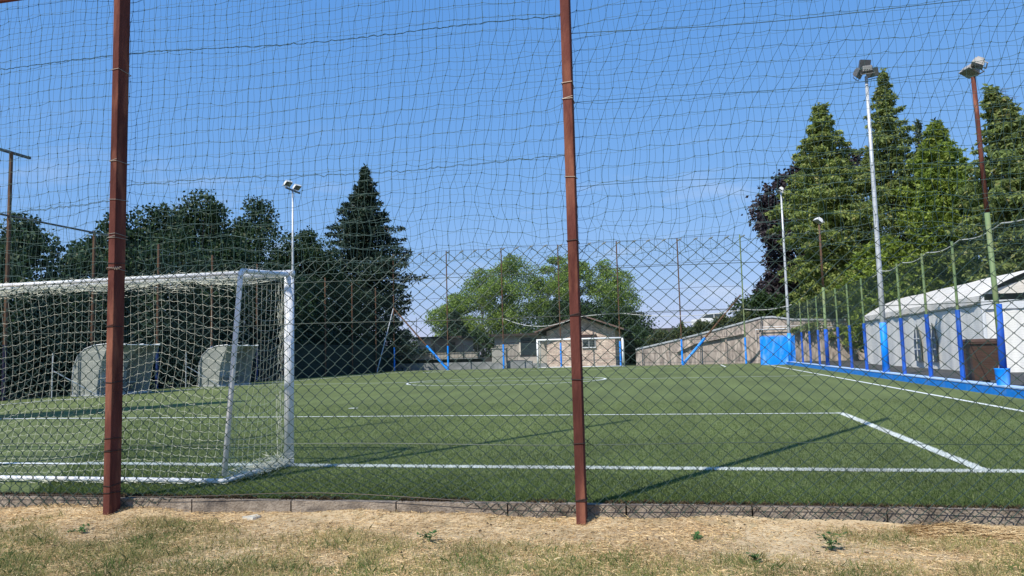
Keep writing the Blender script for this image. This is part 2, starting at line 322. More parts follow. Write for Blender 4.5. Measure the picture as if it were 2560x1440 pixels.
tag(MB().add(V, F).build('turf_fibres', M['turfb']), 'short green artificial turf fibres covering the near pitch', 'turf', kind='stuff')
n = 26000; xx = r.uniform(-6.5, 4, n); yy = r.uniform(Y1-W/2, Y1+W/2, n)+r.normal(0, .006, n)
xs = r.uniform(XB-W/2, XB+W/2, 6000); ys = r.uniform(Y1, Y2, 6000)
P = np.concatenate([np.stack([xx, yy, np.zeros(n)], 1), np.stack([xs, ys, np.zeros(6000)], 1)])
m_ = len(P); V, F = blades(P, r.uniform(.012, .026, m_), r.uniform(.004, .007, m_), r.uniform(.004, .014, m_), r)
tag(MB().add(V, F).build('line_fibres', M['whiteb']), 'white turf fibres of the near goal line and box line', 'turf', kind='stuff')

r = np.random.default_rng(77); n = 9000; xx = r.uniform(-6.5, 4, n); yy = FY(xx)+.105+r.normal(0, .02, n)
k = vnoise(xx, yy, 4, 5)+.4*(xx > -.6) > -.05; xx, yy = xx[k], yy[k]; n = len(xx)
V, F = blades(np.stack([xx, yy, 0*xx+.002], 1), r.uniform(.006, .035, n), r.uniform(.004, .011, n), r.uniform(.005, .03, n), r)
tag(MB().add(V, F).build('frayed_turf_edge', M['fray']), 'frayed brown edge of the turf where it meets the kerb', 'turf', kind='stuff')
# dry verge: straw lying flat, half dry grass, greener tufts
r = np.random.default_rng(21); n = 190000
xx = r.uniform(-6.6, 3.4, n); yy = 3.1+r.random(n)*2.36; dens = .62+.5*(vnoise(xx, yy, 3, 1)+.4*vnoise(xx, yy, 11, 2) > .02)+.1*(yy > 5.1)
k = r.random(n) < dens; xx, yy = xx[k], yy[k]; n = len(xx); a = r.uniform(0, 2*pi, n); L_ = r.uniform(.012, .06, n); w = r.uniform(.0006, .0016, n)
P = np.stack([xx, yy, GZ+rise(xx, yy)+r.uniform(.002, .014, n)], 1); d = np.stack([np.cos(a)*L_, np.sin(a)*L_, r.normal(0, .007, n)], 1)
s_ = np.stack([-np.sin(a)*w, np.cos(a)*w, r.normal(0, .0008, n)], 1); bend = np.stack([-np.sin(a), np.cos(a), 0*a+.25], 1)*(r.normal(0, .16, n)*L_)[:, None]
V = np.stack([P-s_, P+s_, P+d*.5+bend+s_, P+d+s_*.5, P+d-s_*.5, P+d*.5+bend-s_], 1)
F = np.arange(n)[:, None]*6+np.array([[0, 1, 2, 3, 4, 5]])
tag(MB().add(V.reshape(-1, 3), F).build('dry_straw', M['straw']), 'dry cut straw lying flat on the bare verge', 'straw', kind='stuff')
def grassfield(name, m, label, n, thr, seed, hmax, yb, sc=2.4):
    r = np.random.default_rng(seed); xx = r.uniform(-6.6, 3.4, n); yy = 3.1+r.random(n)*(5.4-3.1)
    v = vnoise(xx, yy, sc, 7)+.35*vnoise(xx, yy, sc*3, 9); k = (v+(yb-yy)*1.1+r.normal(0, .12, n)) > thr
    xx, yy = xx[k], yy[k]; n = len(xx); P = np.stack([xx, yy, GZ-.004+rise(xx, yy)], 1)
    cl_ = np.clip(1+1.1*vnoise(xx, yy, 9, seed), .35, 2.1); V, F = blades(P, r.uniform(.3, 1, n)**1.4*hmax*cl_, r.uniform(.0012, .0030, n), r.uniform(.1, 1.1, n)*hmax*.8*cl_, r)
    tag(MB().add(V, F).build(name, m), label, 'grass', kind='stuff')
grassfield('half_dry_grass', M['grass'], 'yellowing grass growing across the front verge', 180000, -.10, 31, .050, 4.84)
grassfield('green_grass', M['ggrass'], 'greener grass tufts between the yellow grass of the verge', 170000, .10, 33, .050, 4.66)
# straw heap against the kerb
r = np.random.default_rng(41); n = 5200; xx = 1.35+r.gamma(2., .24, n); yy = 5.34+r.normal(0, .055, n); hh = .06*np.exp(-((xx-1.62)/.22)**2-((yy-5.33)/.07)**2)+.015
P = np.stack([xx, yy, GZ+rise(xx, yy)+r.random(n)*hh], 1); a = r.uniform(0, 2*pi, n); L_ = r.uniform(.04, .11, n); w = .0013
d = np.stack([np.cos(a)*L_, np.sin(a)*L_*.5, r.normal(0, .012, n)], 1); s_ = np.stack([-np.sin(a)*w, np.cos(a)*w, 0*a+.0008], 1)
V = np.stack([P-s_, P+s_, P+d+s_, P+d-s_], 1); F = np.arange(n)[:, None]*4+np.array([[0, 1, 2, 3]])
tag(MB().add(V.reshape(-1, 3), F).build('straw_heap', M['straw']), 'heap of yellow raked straw against the kerb at the right', 'straw', kind='stuff')
r = np.random.default_rng(61); n = 420; xx = r.uniform(-6.4, 3.2, n); yy = r.uniform(3.4, 5.42, n); C = np.stack([xx, yy, GZ+rise(xx, yy)+.012], 1); a = r.uniform(0, 6.3, n); L_ = r.uniform(.006, .020, n)
d = np.stack([np.cos(a)*L_, np.sin(a)*L_, r.normal(0, .004, n)], 1); e = np.stack([-np.sin(a)*L_*.5, np.cos(a)*L_*.5, r.normal(.002, .003, n)], 1)
tag(MB().add(np.stack([C-d, C+e, C+d, C-e], 1).reshape(-1, 3), np.arange(n)[:, None]*4+np.array([[0, 1, 2, 3]])).build('leaf_litter', M['fray']), 'small dry brown leaves scattered over the verge', 'leaf litter', kind='stuff')
def stone(loc, rx, ry, h, m, label, seed):
    r = np.random.default_rng(seed); a = np.sort(r.uniform(0, 2*pi, 9)); R = r.uniform(.75, 1.1, 9)
    b = np.stack([rx*R*np.cos(a), ry*R*np.sin(a), np.zeros(9)], 1); t = b*[.92, .9, 1]+[0, 0, h]; t[:, 2] += r.uniform(-.3, .3, 9)*h
    F = [(i, (i+1) % 9, 9+(i+1) % 9, 9+i) for i in range(9)]; mb = MB().add(np.concatenate([b, t]), F); mb.f.append(np.array([tuple(range(9, 18))]))
    tag(mb.build('flat_stone', m, None, (0, 0, 0)), label, 'stone').location = loc
stone((-3.26, 5.30, GZ-.004), .085, .055, .022, M['stone'], 'pale grey flat stone lying by the kerb', 3)
stone((-2.73, 5.28, GZ-.004), .065, .032, .014, M['stoney'], 'small yellowish flat stone lying by the kerb', 5)
def weed(loc, rad, n, h, label, seed):
    r = np.random.default_rng(seed); t = thing('weed', loc, label, 'weed', 'weeds in the verge'); mb = MB(); st = MB()
    for s in range(max(4, n//9)):
        a = r.uniform(0, 6.3); R = rad*r.uniform(.1, .8); H = h*r.uniform(.5, 1); top = np.array([R*cos(a), R*sin(a), H])
        pts = [np.array([0, 0, 0])*(1-q)+top*q+np.array([0, 0, .02*sin(pi*q)]) for q in np.linspace(0, 1, 5)]; st.tube(pts, .0013, 3)
        for k in range(9):
            q = r.uniform(.3, 1); p = top*q; b = r.uniform(0, 6.3); L = r.uniform(.018, .038); w = L*.32
            d = np.array([cos(b)*L, sin(b)*L, r.uniform(-.2, .6)*L]); e = np.array([-sin(b)*w, cos(b)*w, 0])
            mb.add([p, p+d*.5+e, p+d, p+d*.5-e], [(0, 1, 2, 3)])
    mb.build('leaves', M['weed'], t); st.build('stem', M['weed'], t)
weed((-1.66, 4.76, GZ), .10, 60, .09, 'dense dark green leafy weed in the middle of the verge', 1)
weed((.81, 4.86, GZ), .09, 55, .12, 'tall leafy weed with a pale top right of the second pole', 2)
weed((.02, 5.0, GZ), .12, 30, .04, 'low spreading weed just right of the second pole foot', 3)
weed((-4.3, 4.72, GZ), .14, 45, .04, 'low dark weed left of and in front of the first pole', 4)
weed((.35, 4.55, GZ), .08, 36, .06, 'small weed in the front grass below the second pole', 5)

# ---------------------------------------------------------------- near fence
POLES = [(-8.5, 0), (-4.525, .012), (-.742, -.002)]
nf = thing('sports_fence', (-.742, 5.4, GZ), 'tall near fence of green chain link on rusty red steel poles', 'fence')
O = (-.742, 5.4, GZ)
HP = 9.3
TOPX = {0: -8.5, 1: -4.50, 2: -.742}
for i, (px, _) in enumerate(POLES):
    yc = FY(px)-.065; hw, hd = .034, .052
    if i == 1: hw, hd = .031, .063
    pm = MB().box(px-hw, px+hw, yc-hd, yc+hd, GZ-.1, HP)
    pm.box(px-hw-.003, px+hw+.003, yc-hd-.003, yc+hd+.003, HP, HP+.02)
    po = pm.build('post', M['rust'], nf, O)
    bv = po.modifiers.new('b', 'BEVEL'); bv.width = .006; bv.segments = 2
    zs = {1: [3.55, 2.77, 2.45, 2.16, 2.13, 1.92, 1.87, 1.40, .95, .5, .40, .13, .07], 2: [3.07, 2.95, 2.37, 1.90, 1.36, .907, .454, .06]}.get(i, [1.9, .45])
    for j, z in enumerate(zs):
        e = .0045; x0, x1, a0, a1 = px-hw-e, px+hw+e, yc-hd-e, yc+hd+.02; t = .012*((j*7) % 3-1)
        pts = [(x0, a1, z+t), (x0, a0, z), (x1, a0, z-t*.4), (x1, a1, z+t*.6), (x0, a1, z+t)]
        q = MB(); [q.wires([pts[k]], [pts[k+1]], .0028, 5) for k in range(4)]
        if j % 3 == 1: q.wires([pts[1]], [(x1, a0, z+.016)], .0025, 5)
        if i == 1 and j == 6:
            for k in range(7): q.tube([(x0+.02*k, a0-.004, z+.01*sin(k)), (x0+.02*k+.01, a0-.010, z+.012), (x0+.02*k+.02, a0-.004, z+.01*sin(k+1))], .004, 5)
        q.build('wire_tie', M['tie'] if z > 2.0 or (i == 1 and j == 6) else M['dtie'], po, O)
MB().tube([(-12, FY(-12)-.0, 4.33), (-4.57, FY(-4.5)-.07, 4.33)], .022, 10).build('top_rail', M['rust'], nf, O)
XA, XE = -9.6, 4.6
Wd, Hd = .108, .098
def lump(x, z, s=0): return .5*np.sin(x*3.1+z*2.2+s)+.3*np.sin(x*7.3-z*5.1+s*2)+.2*np.sin(x*15.7+z*9.3+s*3)
def cl(x, k, par):
    z = k*Hd/2-.075; z = z.copy() if isinstance(z, np.ndarray) else z
    bot = np.clip(1-(z+.08)/.35, 0, 1); lift = np.where((x > -4.4) & (x < -1.3), .10*np.clip(np.minimum(x+4.4, -1.3-x)/.5, 0, 1), .0)
    top = np.clip((z-1.3)/.7, 0, 1); crump = np.where(x < -4.6, -.13*np.clip((-4.6-x)/.8, 0, 1), 0)-.03*np.exp(-((x+3.2)/1.1)**2)
    zz = z+lift*bot+top*crump+.006*lump(x, z)+np.where(x < -4.6, top*.035*lump(x*4, z*6), 0)
    yy = FY(x)+.012*lump(x*.8, z)+.012*par+.05*lift/.1*bot*1.0
    return np.stack([x+.006*lump(x*2, z, 2)+np.where(x < -4.6, top*.02*lump(x*5, z*5, 1), 0), yy, zz], -1)
nw = int((XE-XA)/(Wd/2)); nk = int(2.0/(Hd/2)); A, B = [], []
I, K = np.meshgrid(np.arange(nw), np.arange(nk+1), indexing='ij')
par = (K+I) % 2; X0 = XA+I*Wd/2+par*Wd/2
sgn = np.where(par == 1, 1, -1)
def node(I_, K_, f):   # point on the wire between knuckles K and K+1
    xa = XA+I_*Wd/2+((K_+I_) % 2)*Wd/2; xb = XA+I_*Wd/2+((K_+1+I_) % 2)*Wd/2
    sf = f+.0*np.sin(2*pi*f); kx = .5-.5*cos(pi*(.5+(f-.5)*.86))/cos(pi*(.5-.43)) if False else f
    return cl(xa+(xb-xa)*kx, K_+f+.045*sin(2*pi*f), np.where(((K_+I_) % 2) == 1, 1-2*f, 2*f-1)*.5)
Ik, Kk = np.meshgrid(np.arange(nw), np.arange(nk), indexing='ij'); Ik = Ik.ravel(); Kk = Kk.ravel()
fs = [0, .12, .5, .88, 1]
cm = MB()
for a, b in zip(fs[:-1], fs[1:]): cm.wires(node(Ik, Kk, a), node(Ik, Kk, b), .0033 if b-a < .2 else .0026, 4)
tips = node(np.arange(nw), np.full(nw, nk-1), 1.0); tips = tips[((nk+np.arange(nw)) % 2) == 1]
cm.wires(tips+[-.012, 0, -.006], tips+[.016, .0, .006], .0045, 4)
cm.build('chain_link_mesh', M['wire'], nf, O)
for z, rr in ((1.69, .0022), (1.365, .0022), (.44, .0024), (.0, .0026)):
    xs = np.linspace(XA, XE, 80); pts = np.stack([xs, FY(xs)-.006+.006*np.sin(xs), z+.008*np.sin(xs*2.1+z)-(.0 if z > .1 else -.02-.05*np.exp(-((xs+2.9)/1.0)**2))], 1)
    MB().tube(pts, rr, 5).build('tension_wire', M['wire'] if z > .1 else M['dtie'], nf, O)

# ball nets hanging above and behind the chain link
def net(name, m, label, dx, dz, z0, z1, r, shear, wav, yoff, knots=0, sub=2, seed=1, catx=0, bunch=False):
    rr = np.random.default_rng(seed); x0, x1 = -9.6, 4.6
    nx = int((x1-x0)/dx); nz = int((z1-z0)/dz); T = {}
    ph = rr.uniform(0, 6.3, (12,)); jx = rr.normal(0, 1, (nx+3, nz+3)); jz = rr.normal(0, 1, (nx+3, nz+3))
    def pos(i, j):
        i = np.asarray(i, float); j = np.asarray(j, float); X = x0+i*dx; Z = z0+j*dz
        ii = np.clip(i.astype(int), 0, nx+1); jj = np.clip(j.astype(int), 0, nz+1); fi, fj = i-ii, j-jj
        def bl(T): return T[ii, jj]*(1-fi)*(1-fj)+T[ii+1, jj]*fi*(1-fj)+T[ii, jj+1]*(1-fi)*fj+T[ii+1, jj+1]*fi*fj
        sh = shear(X); x = X+sh*(Z-2.0)*1.0-catx*sh*.2*np.sin((Z-2)*3)
        k = wav*(2.2*np.clip((2.7-Z)/.6, 0, 1)+1)
        x = x+k*(.5*np.sin(Z*3.3+X*1.1+ph[0])+.35*np.sin(Z*7.9-X*2.3+ph[1])+.25*np.sin(Z*17+X*5+ph[5]))+bl(jx)*wav*.26
        z = Z+k*(.7*np.sin(X*2.4+Z*.7+ph[2])+.30*np.sin(X*6.1+Z*1.9+ph[3])+.15*np.sin(X*19+Z*2+ph[6]))+bl(jz)*wav*.26
        for pl in (-4.5, -.742):     # gathered towards the poles
            d = x-pl; z = z+.05*np.exp(-np.abs(d)/.25)*np.sin(Z*5+pl)*(2 if bunch else 1)
            if bunch: x = np.where(d > 0, pl+np.sqrt(np.maximum(d, 0)**2+.0025)*np.sign(d), x)
        y = FY(x)+yoff+.05*np.sin(X*1.7+Z*.9+ph[4])
        return np.stack([x, y, z], -1)
    mb = MB(); I, J = np.meshgrid(np.arange(nx), np.arange(nz), indexing='ij'); I = I.ravel(); J = J.ravel()
    for s in range(sub):
        a, b = s/sub, (s+1)/sub
        sag = lambda t, P: P-np.array([0, 0, 1])*wav*.22*sin(pi*t)
        mb.wires(sag(a, pos(I+a, J)), sag(b, pos(I+b, J)), r, 3); mb.wires(pos(I, J+a), pos(I, J+b), r, 3)
    if knots:
        K = pos(I, J); mb.wires(K-[knots, 0, knots*.6], K+[knots, 0, knots*.6], knots*.9, 4)
    return tag(mb.build(name, m), label, 'net')
net('ball_net', M['netd'], 'coarse dark knotted ball net of slanting squares above the chain link', .105, .112, 1.80, 5.9, .0016,
    lambda X: np.interp(X, [-6, -4.4, -3.2, -2, -.8, .5, 2.5, 4], [-.02, .03, .06, .16, .24, .30, .34, .34]), .022, .05, .0042, 3, 2, 1)
net('wire_net', M['netw'], 'fine pale green wire net with upright rectangles behind the knotted net', .055, .102, 1.78, 5.9, .0011,
    lambda X: np.interp(X, [-6, -4.4, -2, 0, 4], [.02, .015, .0, -.02, -.03]), .016, .02, 0, 2, 5)
def ropew(z0, slope, x0, x1, m, r, label, curl=.0, seed=0):
    xs = np.linspace(x0, x1, int((x1-x0)/.03)); rr = np.random.default_rng(seed)
    pts = np.stack([xs, FY(xs)-.01+curl*rr.normal(0, .4, len(xs)), z0+slope*(xs+5)+.02*np.sin(xs*1.9+z0)+curl*rr.normal(0, 1, len(xs))], 1)
    mb = MB().tube(pts, r, 4)
    if curl:
        for k in range(2): mb.tube(pts+np.stack([0*xs, .4*curl*np.sin(xs*50+k*3), curl*1.6*np.sin(xs*(31+7*k)+k)], 1), r*.75, 4)
    tag(mb.build('support_cord', m), label, 'cord', 'cords holding the ball nets')
ropew(3.72, -.026, -9.4, -.742, M['netd'], .0019, 'top frayed cord lacing the ball nets together, left of the second pole', .0035, 1)
ropew(3.58, -.026, -.74, 4.5, M['netw'], .0028, 'pale straight cord at the top of the nets, right of the second pole')
ropew(2.94, -.002, -.74, 4.5, M['netd'], .0019, 'dark cord through the nets just above the red lamp pole head at right')
ropew(2.30, -.001, -.74, 4.5, M['netd'], .0019, 'lowest dark cord above the chain link at right of the second pole')
ropew(2.58, -.01, -4.5, -.742, M['netw'], .0014, 'thin ragged cord across the nets in the middle bay', .004, 4)
ropew(2.46, .02, -9.4, -4.5, M['netw'], .0020, 'thin ragged cord across the nets left of the first pole', .006, 6)

# ---------------------------------------------------------------- near goal
def goal_thing(x0, x1, yf, dirn, label, m, near):
    """dirn=-1: net behind the frame towards -Y"""
    o = (x1, yf, 0); t = thing('football_goal', o, label, 'goal'); r = .05 if near else .06; rs = .022 if near else .03; rc = .038 if near else .06
    yt, yb = yf+dirn*.87, yf+dirn*1.13
    for x in (x0, x1): MB().tube([(x, yf, 0), (x, yf, 2.0)], r, 14).build('goalpost', m, t, o, smooth=True)
    MB().tube([(x0-r, yf, 2.0), (x1+r, yf, 2.0)], rc, 14).build('crossbar', m, t, o, smooth=True)
    for x in (x0, x1):
        MB().tube([(x, yf+dirn*r, 1.985), (x, yt, 1.94), (x, yt+dirn*.03, 1.88), (x, yb, .08)], rs*1.1, 10).build('net_support', m, t, o, smooth=True)
        MB().tube([(x, yf+dirn*.05, .04), (x, yb, .04)], rs, 10).build('side_ground_bar', m, t, o, smooth=True)
    MB().tube([(x0, yb, .045), (x1, yb, .035)], rs, 10).build('rear_ground_bar', m, t, o, smooth=True)
    return t, o, yt, yb
GX1, GX0 = -4.016, -10.03
t, o, yt, yb = goal_thing(GX0, GX1, Y1, -1, 'white portable football goal seen from behind at the near left', M['white'], True)
MB().tube([(GX0, yt, 1.92), (GX1, yt, 1.92)], .02, 10).build('rear_top_bar', M['white'], t, o, smooth=True)
q = MB().tube([(GX1-.002, yb-.0+.0, .0), (GX1-.002, yb, .0)], .0, 4) if False else None
ms = .086; s_x = np.arange(GX0, GX1+.01, ms); prof = []   # rear sheet profile: from rear top to ground
def rear(X, v):   # v 0 at top .. 1 at ground
    pk = np.abs(X+4.9); sag = np.where(X < -4.9, -.14*pk, -.20*pk)*np.sin(pi*np.clip(v, 0, 1))**.7+.035*np.sin(X*5+v*3)*np.sin(pi*v)
    z = 1.90*(1-v)+.05+sag; y = yt+(yb-yt)*v+.13*np.sin(pi*v)*(1+.4*np.sin(X*1.7)); return np.stack([X+.02*np.sin(v*9+X*3), y+0*X, z], -1)
nv = 22; mb = MB()
I, J = np.meshgrid(np.arange(len(s_x)-1), np.arange(nv+1), indexing='ij'); I, J = I.ravel(), J.ravel()
for a, b in ((0, .5), (.5, 1)):
    P0, P1 = rear(s_x[I]+a*ms, J/nv), rear(s_x[I]+b*ms, J/nv); dz = .012
    P0[:, 2] -= dz*sin(pi*a); P1[:, 2] -= dz*sin(pi*b); mb.wires(P0, P1, .00125, 3)
I, J = np.meshgrid(np.arange(len(s_x)), np.arange(nv), indexing='ij'); I, J = I.ravel(), J.ravel()
mb.wires(rear(s_x[I], J/nv), rear(s_x[I], (J+1)/nv), .00125, 3)
# roof sheet
nr = 10
def roofp(X, v): return np.stack([X, Y1+(yt-Y1)*v, 1.99-.05*v-.07*np.sin(pi*v)*(1+.5*np.sin(X*4))], -1)
I, J = np.meshgrid(np.arange(len(s_x)-1), np.arange(nr+1), indexing='ij'); I, J = I.ravel(), J.ravel()
mb.wires(roofp(s_x[I], J/nr), roofp(s_x[I]+ms, J/nr), .00125, 3)
I, J = np.meshgrid(np.arange(len(s_x)), np.arange(nr), indexing='ij'); I, J = I.ravel(), J.ravel()
mb.wires(roofp(s_x[I], J/nr), roofp(s_x[I], (J+1)/nr), .00125, 3)
# side sheets
for X in (GX0, GX1):
    def sidep(u, v):  # u 0 front..1 rear
        yr = yt+(yb-yt)*v; y = Y1-.06+(yr-(Y1-.06))*u+.05*np.sin(v*8+u*5)*u*(1-u)*4; z = 1.94*(1-v)+.06-.12*np.sin(pi*v)*np.sin(pi*u); return np.stack([X+.05*np.sin(pi*u)*np.sin(v*6), y, z], -1)
    nu = 12
    I, J = np.meshgrid(np.arange(nu+1), np.arange(nv), indexing='ij'); I, J = I.ravel(), J.ravel(); mb.wires(sidep(I/nu, J/nv), sidep(I/nu, (J+1)/nv), .00125, 3)
    I, J = np.meshgrid(np.arange(nu), np.arange(0, nv+1, 1), indexing='ij'); I, J = I.ravel(), J.ravel(); mb.wires(sidep(I/nu, J/nv), sidep((I+1)/nu, J/nv), .00125, 3)
# net gathered along the bars and in a heap on the side bar
rr = np.random.default_rng(8)
for k in range(800):
    u = rr.beta(.9, 1.3); c = np.array([GX1+rr.normal(0, .045), Y1-.1-u*.95, .03+abs(rr.normal(0, .045))]); d = rr.normal(0, .05, 3)*[.8, 1.4, .5]; mb.wires([c], [c+d], .0018, 3)
for k in range(1500):
    x = rr.uniform(GX0, GX1); c = np.array([x, yt+rr.normal(0.02, .03), 1.86+rr.normal(0, .035)]); d = rr.normal(0, 1, 3)*[.07, .02, .025]; mb.wires([c], [c+d], .0018, 3)
for k in range(500):
    x = rr.uniform(GX0, GX1); c = np.array([x, yb-.03+rr.normal(0, .03), .012+abs(rr.normal(0, .02))]); d = rr.normal(0, 1, 3)*[.07, .02, .012]; mb.wires([c], [c+d], .0018, 3)
for k in range(140):
    c = np.array([GX1-.05+rr.normal(0, .02), Y1-.09+rr.normal(0, .02), rr.uniform(.1, 1.9)]); d = rr.normal(0, 1, 3)*[.012, .012, .09]; mb.wires([c], [c+d], .0018, 3)
mb.build('net', M['gnet'], t, o)

# ---------------------------------------------------------------- far goal
t, o, yt, yb = goal_thing(XC-3, XC+3, Y3+.05, 1, 'small white football goal standing at the far end before the brick building', M['farwhite'], False)
mb = MB()
for X in np.arange(XC-3, XC+3.01, .12): mb.wires([(X, yt, 1.92)], [(X, yb, .05)], .0022, 3); mb.wires([(X, Y3+.05, 1.98)], [(X, yt, 1.92)], .0022, 3)
for k in range(17):
    v = k/16; y = yt+(yb-yt)*v; z = 1.92*(1-v)+.05; mb.wires([(XC-3, y, z)], [(XC+3, y, z)], .0022, 3)
    for X in (XC-3, XC+3): mb.wires([(X, Y3+.1, z)], [(X, y, z)], .0025, 3)
for u in np.linspace(0, 1, 10):
    for X in (XC-3, XC+3): mb.wires([(X, Y3+.1+(yt-Y3-.1)*u, 1.95)], [(X, Y3+.1+(yb-Y3-.1)*u, .05)], .0025, 3)
mb.build('net', M['gnet'], t, o)

# ---------------------------------------------------------------- far fence
ff = thing('high_net_fence', (-8.6, 54.3, 0), 'nine metre high net fence behind the far goal', 'fence'); O = (-8.6, 54.3, 0)
for k, x in enumerate(np.linspace(-21.5, 4.25, 7)):
    p_ = MB().tube([(x, 54.3, -.1), (x, 54.3, 9.0)], .045, 8).build('post', M['rust_thin'] if k < 6 else M['greenpost'], ff, O)
    MB().tube([(x, 54.3, 0), (x, 54.3, 1.8)], .066, 8).build('blue_padding', M['ltblue'], p_, O)
for xa, xb in ((-17.2, -21.45), (-.05, 4.1)):
    b = MB().tube([(xa, 54.2, .0), (xb, 54.2, 4.75)], .06, 8).build('brace', M['rust_thin'], ff, O)
    f_ = .39; MB().tube([(xa, 54.2, .0), (xa+(xb-xa)*f_, 54.2, 4.75*f_)], .09, 8).build('blue_padding', M['ltblue'], b, O)
mb = MB(); xs = np.arange(-21.5, 4.3, .10); mb.wires(np.stack([xs, 0*xs+54.36, 0*xs+.1], 1), np.stack([xs, 0*xs+54.36, 0*xs+9.0], 1), .0016, 3)
zs = np.arange(.1, 9.0, .10); mb.wires(np.stack([0*zs-21.5, 0*zs+54.36, zs], 1), np.stack([0*zs+4.3, 0*zs+54.36, zs], 1), .0016, 3); mb.build('net', M['netw'], ff, O)
mb = MB()
for z in (9.0, 7.2, 5.4, 3.75, 1.9, .9): mb.tube([(x, 54.34, z+.03*sin(x)) for x in np.linspace(-21.5, 4.25, 30)], .012, 4)
mb.build('tension_wire', M['dtie'], ff, O)
def sagrope(P, label, r=.022):
    pts = []
    for (a, b, s) in P:
        a, b = np.array(a), np.array(b)
        for q in np.linspace(0, 1, 12): pts.append(a+(b-a)*q-np.array([0, 0, s])*4*q*(1-q))
    tag(MB().tube(pts, r, 5).build('sagging_rope', M['rope']), label, 'rope', 'white ropes slung along the fences')
sagrope([((-12.85, 54.15, .6), (-12.85, 54.15, 3.7), 0), ((-12.8, 54.15, 3.7), (-7.4, 54.15, 3.6), .62), ((-7.4, 54.15, 3.6), (-4, 54.15, 3.76), -.05), ((-4, 54.15, 3.76), (4, 54.15, 3.7), .3)], 'long white rope sagging before the roof of the brick building')
sagrope([((4.3, 54.15, 3.75), (7.4, 54.15, 3.95), .18)], 'short white rope sagging between the last far post and the corner lamp')

# ---------------------------------------------------------------- left fence, dugouts
lf = thing('rusty_side_fence', (-21.5, 40, 0), 'rusty post and mesh fence along the left side of the pitch', 'fence'); O = (-21.5, 40, 0)
LY = [20.3, 24.0, 27.6, 31.35, 35.2, 39.0, 42.9, 46.8, 50.8]
for k, y in enumerate(LY):
    h = 8.2 if k == 0 else 6.1
    p_ = MB().tube([(-21.5, y, -.1), (-21.5, y, h)], .06 if k == 0 else .05, 8).build('post', M['rust_thin'], lf, O)
    if k == 0: MB().box(-21.54, -21.46, y-1.0, y+.75, 8.14, 8.22).build('crossarm', M['lampm'], p_, O)
    if k < 5: MB().tube([(-21.5, y, 0), (-21.5, y, 1.8)], .060, 8).build('blue_padding', M['darkblue'], p_, O)
MB().tube([(-21.5, 14, 6.05), (-21.5, 25.6, 6.05)], .035, 8).build('top_rail', M['lampm'], lf, O)
MB().tube([(-21.5, 54.2, 4.75), (-21.5, 50.9, .0)], .04, 8).build('brace', M['galv'], lf, O)
mb = MB(); ys = np.arange(14, 54.3, .12); mb.wires(np.stack([0*ys-21.58, ys, 0*ys], 1), np.stack([0*ys-21.58, ys, 0*ys+6.05], 1), .0016, 3)
zs = np.arange(0, 6.1, .12); mb.wires(np.stack([0*zs-21.58, 0*zs+14, zs], 1), np.stack([0*zs-21.58, 0*zs+54.3, zs], 1), .0016, 3); mb.build('net', M['netw'], lf, O)
MB().box(-21.66, -21.64, 33, 54.2, 0, 1.95).build('windscreen', M['cloth'], lf, O)

def dugout(loc, label, L=3.4):
    t = thing('dugout', loc, label, 'dugout', 'team dugouts by the left fence')
    # curved shell: profile in x (towards the pitch) / z, extruded along y
    prof = [(-.95, .05), (-.98, .6), (-.93, 1.05), (-.78, 1.38), (-.5, 1.62), (-.1, 1.74), (.45, 1.78)]
    sh = MB()
    for (xa, za), (xb, zb) in zip(prof[:-1], prof[1:]): sh.hexa([(xa, 0, za), (xb, 0, zb), (xb, L, zb), (xa, L, za), (xa+.02, 0, za-.02), (xb+.02, 0, zb-.025), (xb+.02, L, zb-.025), (xa+.02, L, za-.02)])
    sh.build('curved_shell', M['dug'], t)
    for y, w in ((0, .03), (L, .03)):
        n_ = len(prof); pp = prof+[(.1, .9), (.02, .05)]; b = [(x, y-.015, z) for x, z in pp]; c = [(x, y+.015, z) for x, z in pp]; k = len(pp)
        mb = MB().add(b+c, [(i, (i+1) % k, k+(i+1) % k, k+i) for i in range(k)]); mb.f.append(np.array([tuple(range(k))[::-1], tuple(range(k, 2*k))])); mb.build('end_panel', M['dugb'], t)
    for y in (-.02, L/3, 2*L/3, L+.02):
        mb = MB(); mb.tube([(x+.01, y, z+.01) for x, z in prof], .022, 6); mb.build('rib', M['galv'], t)
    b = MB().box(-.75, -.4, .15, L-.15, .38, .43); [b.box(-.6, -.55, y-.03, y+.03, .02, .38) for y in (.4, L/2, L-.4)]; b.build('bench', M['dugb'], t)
    MB().box(-.98, .1, -.05, L+.05, 0, .05).build('base', M['galv'], t)
    MB().tube([(.02, -.02, .05), (-.9, -.9, .9)], .02, 6).build('strut', M['galv'], t); MB().tube([(-.95, -.9, 0), (-.95, -.9, 1.5)], .02, 6).build('stay_post', M['galv'], t)
    return t
dugout((-19.75, 22.3, 0), 'curved pale dugout behind the first rusty pole, the nearer of the two', 2.6)
dugout((-19.75, 29.3, 0), 'curved pale dugout behind the slanting goal support, the farther of the two', 2.4)

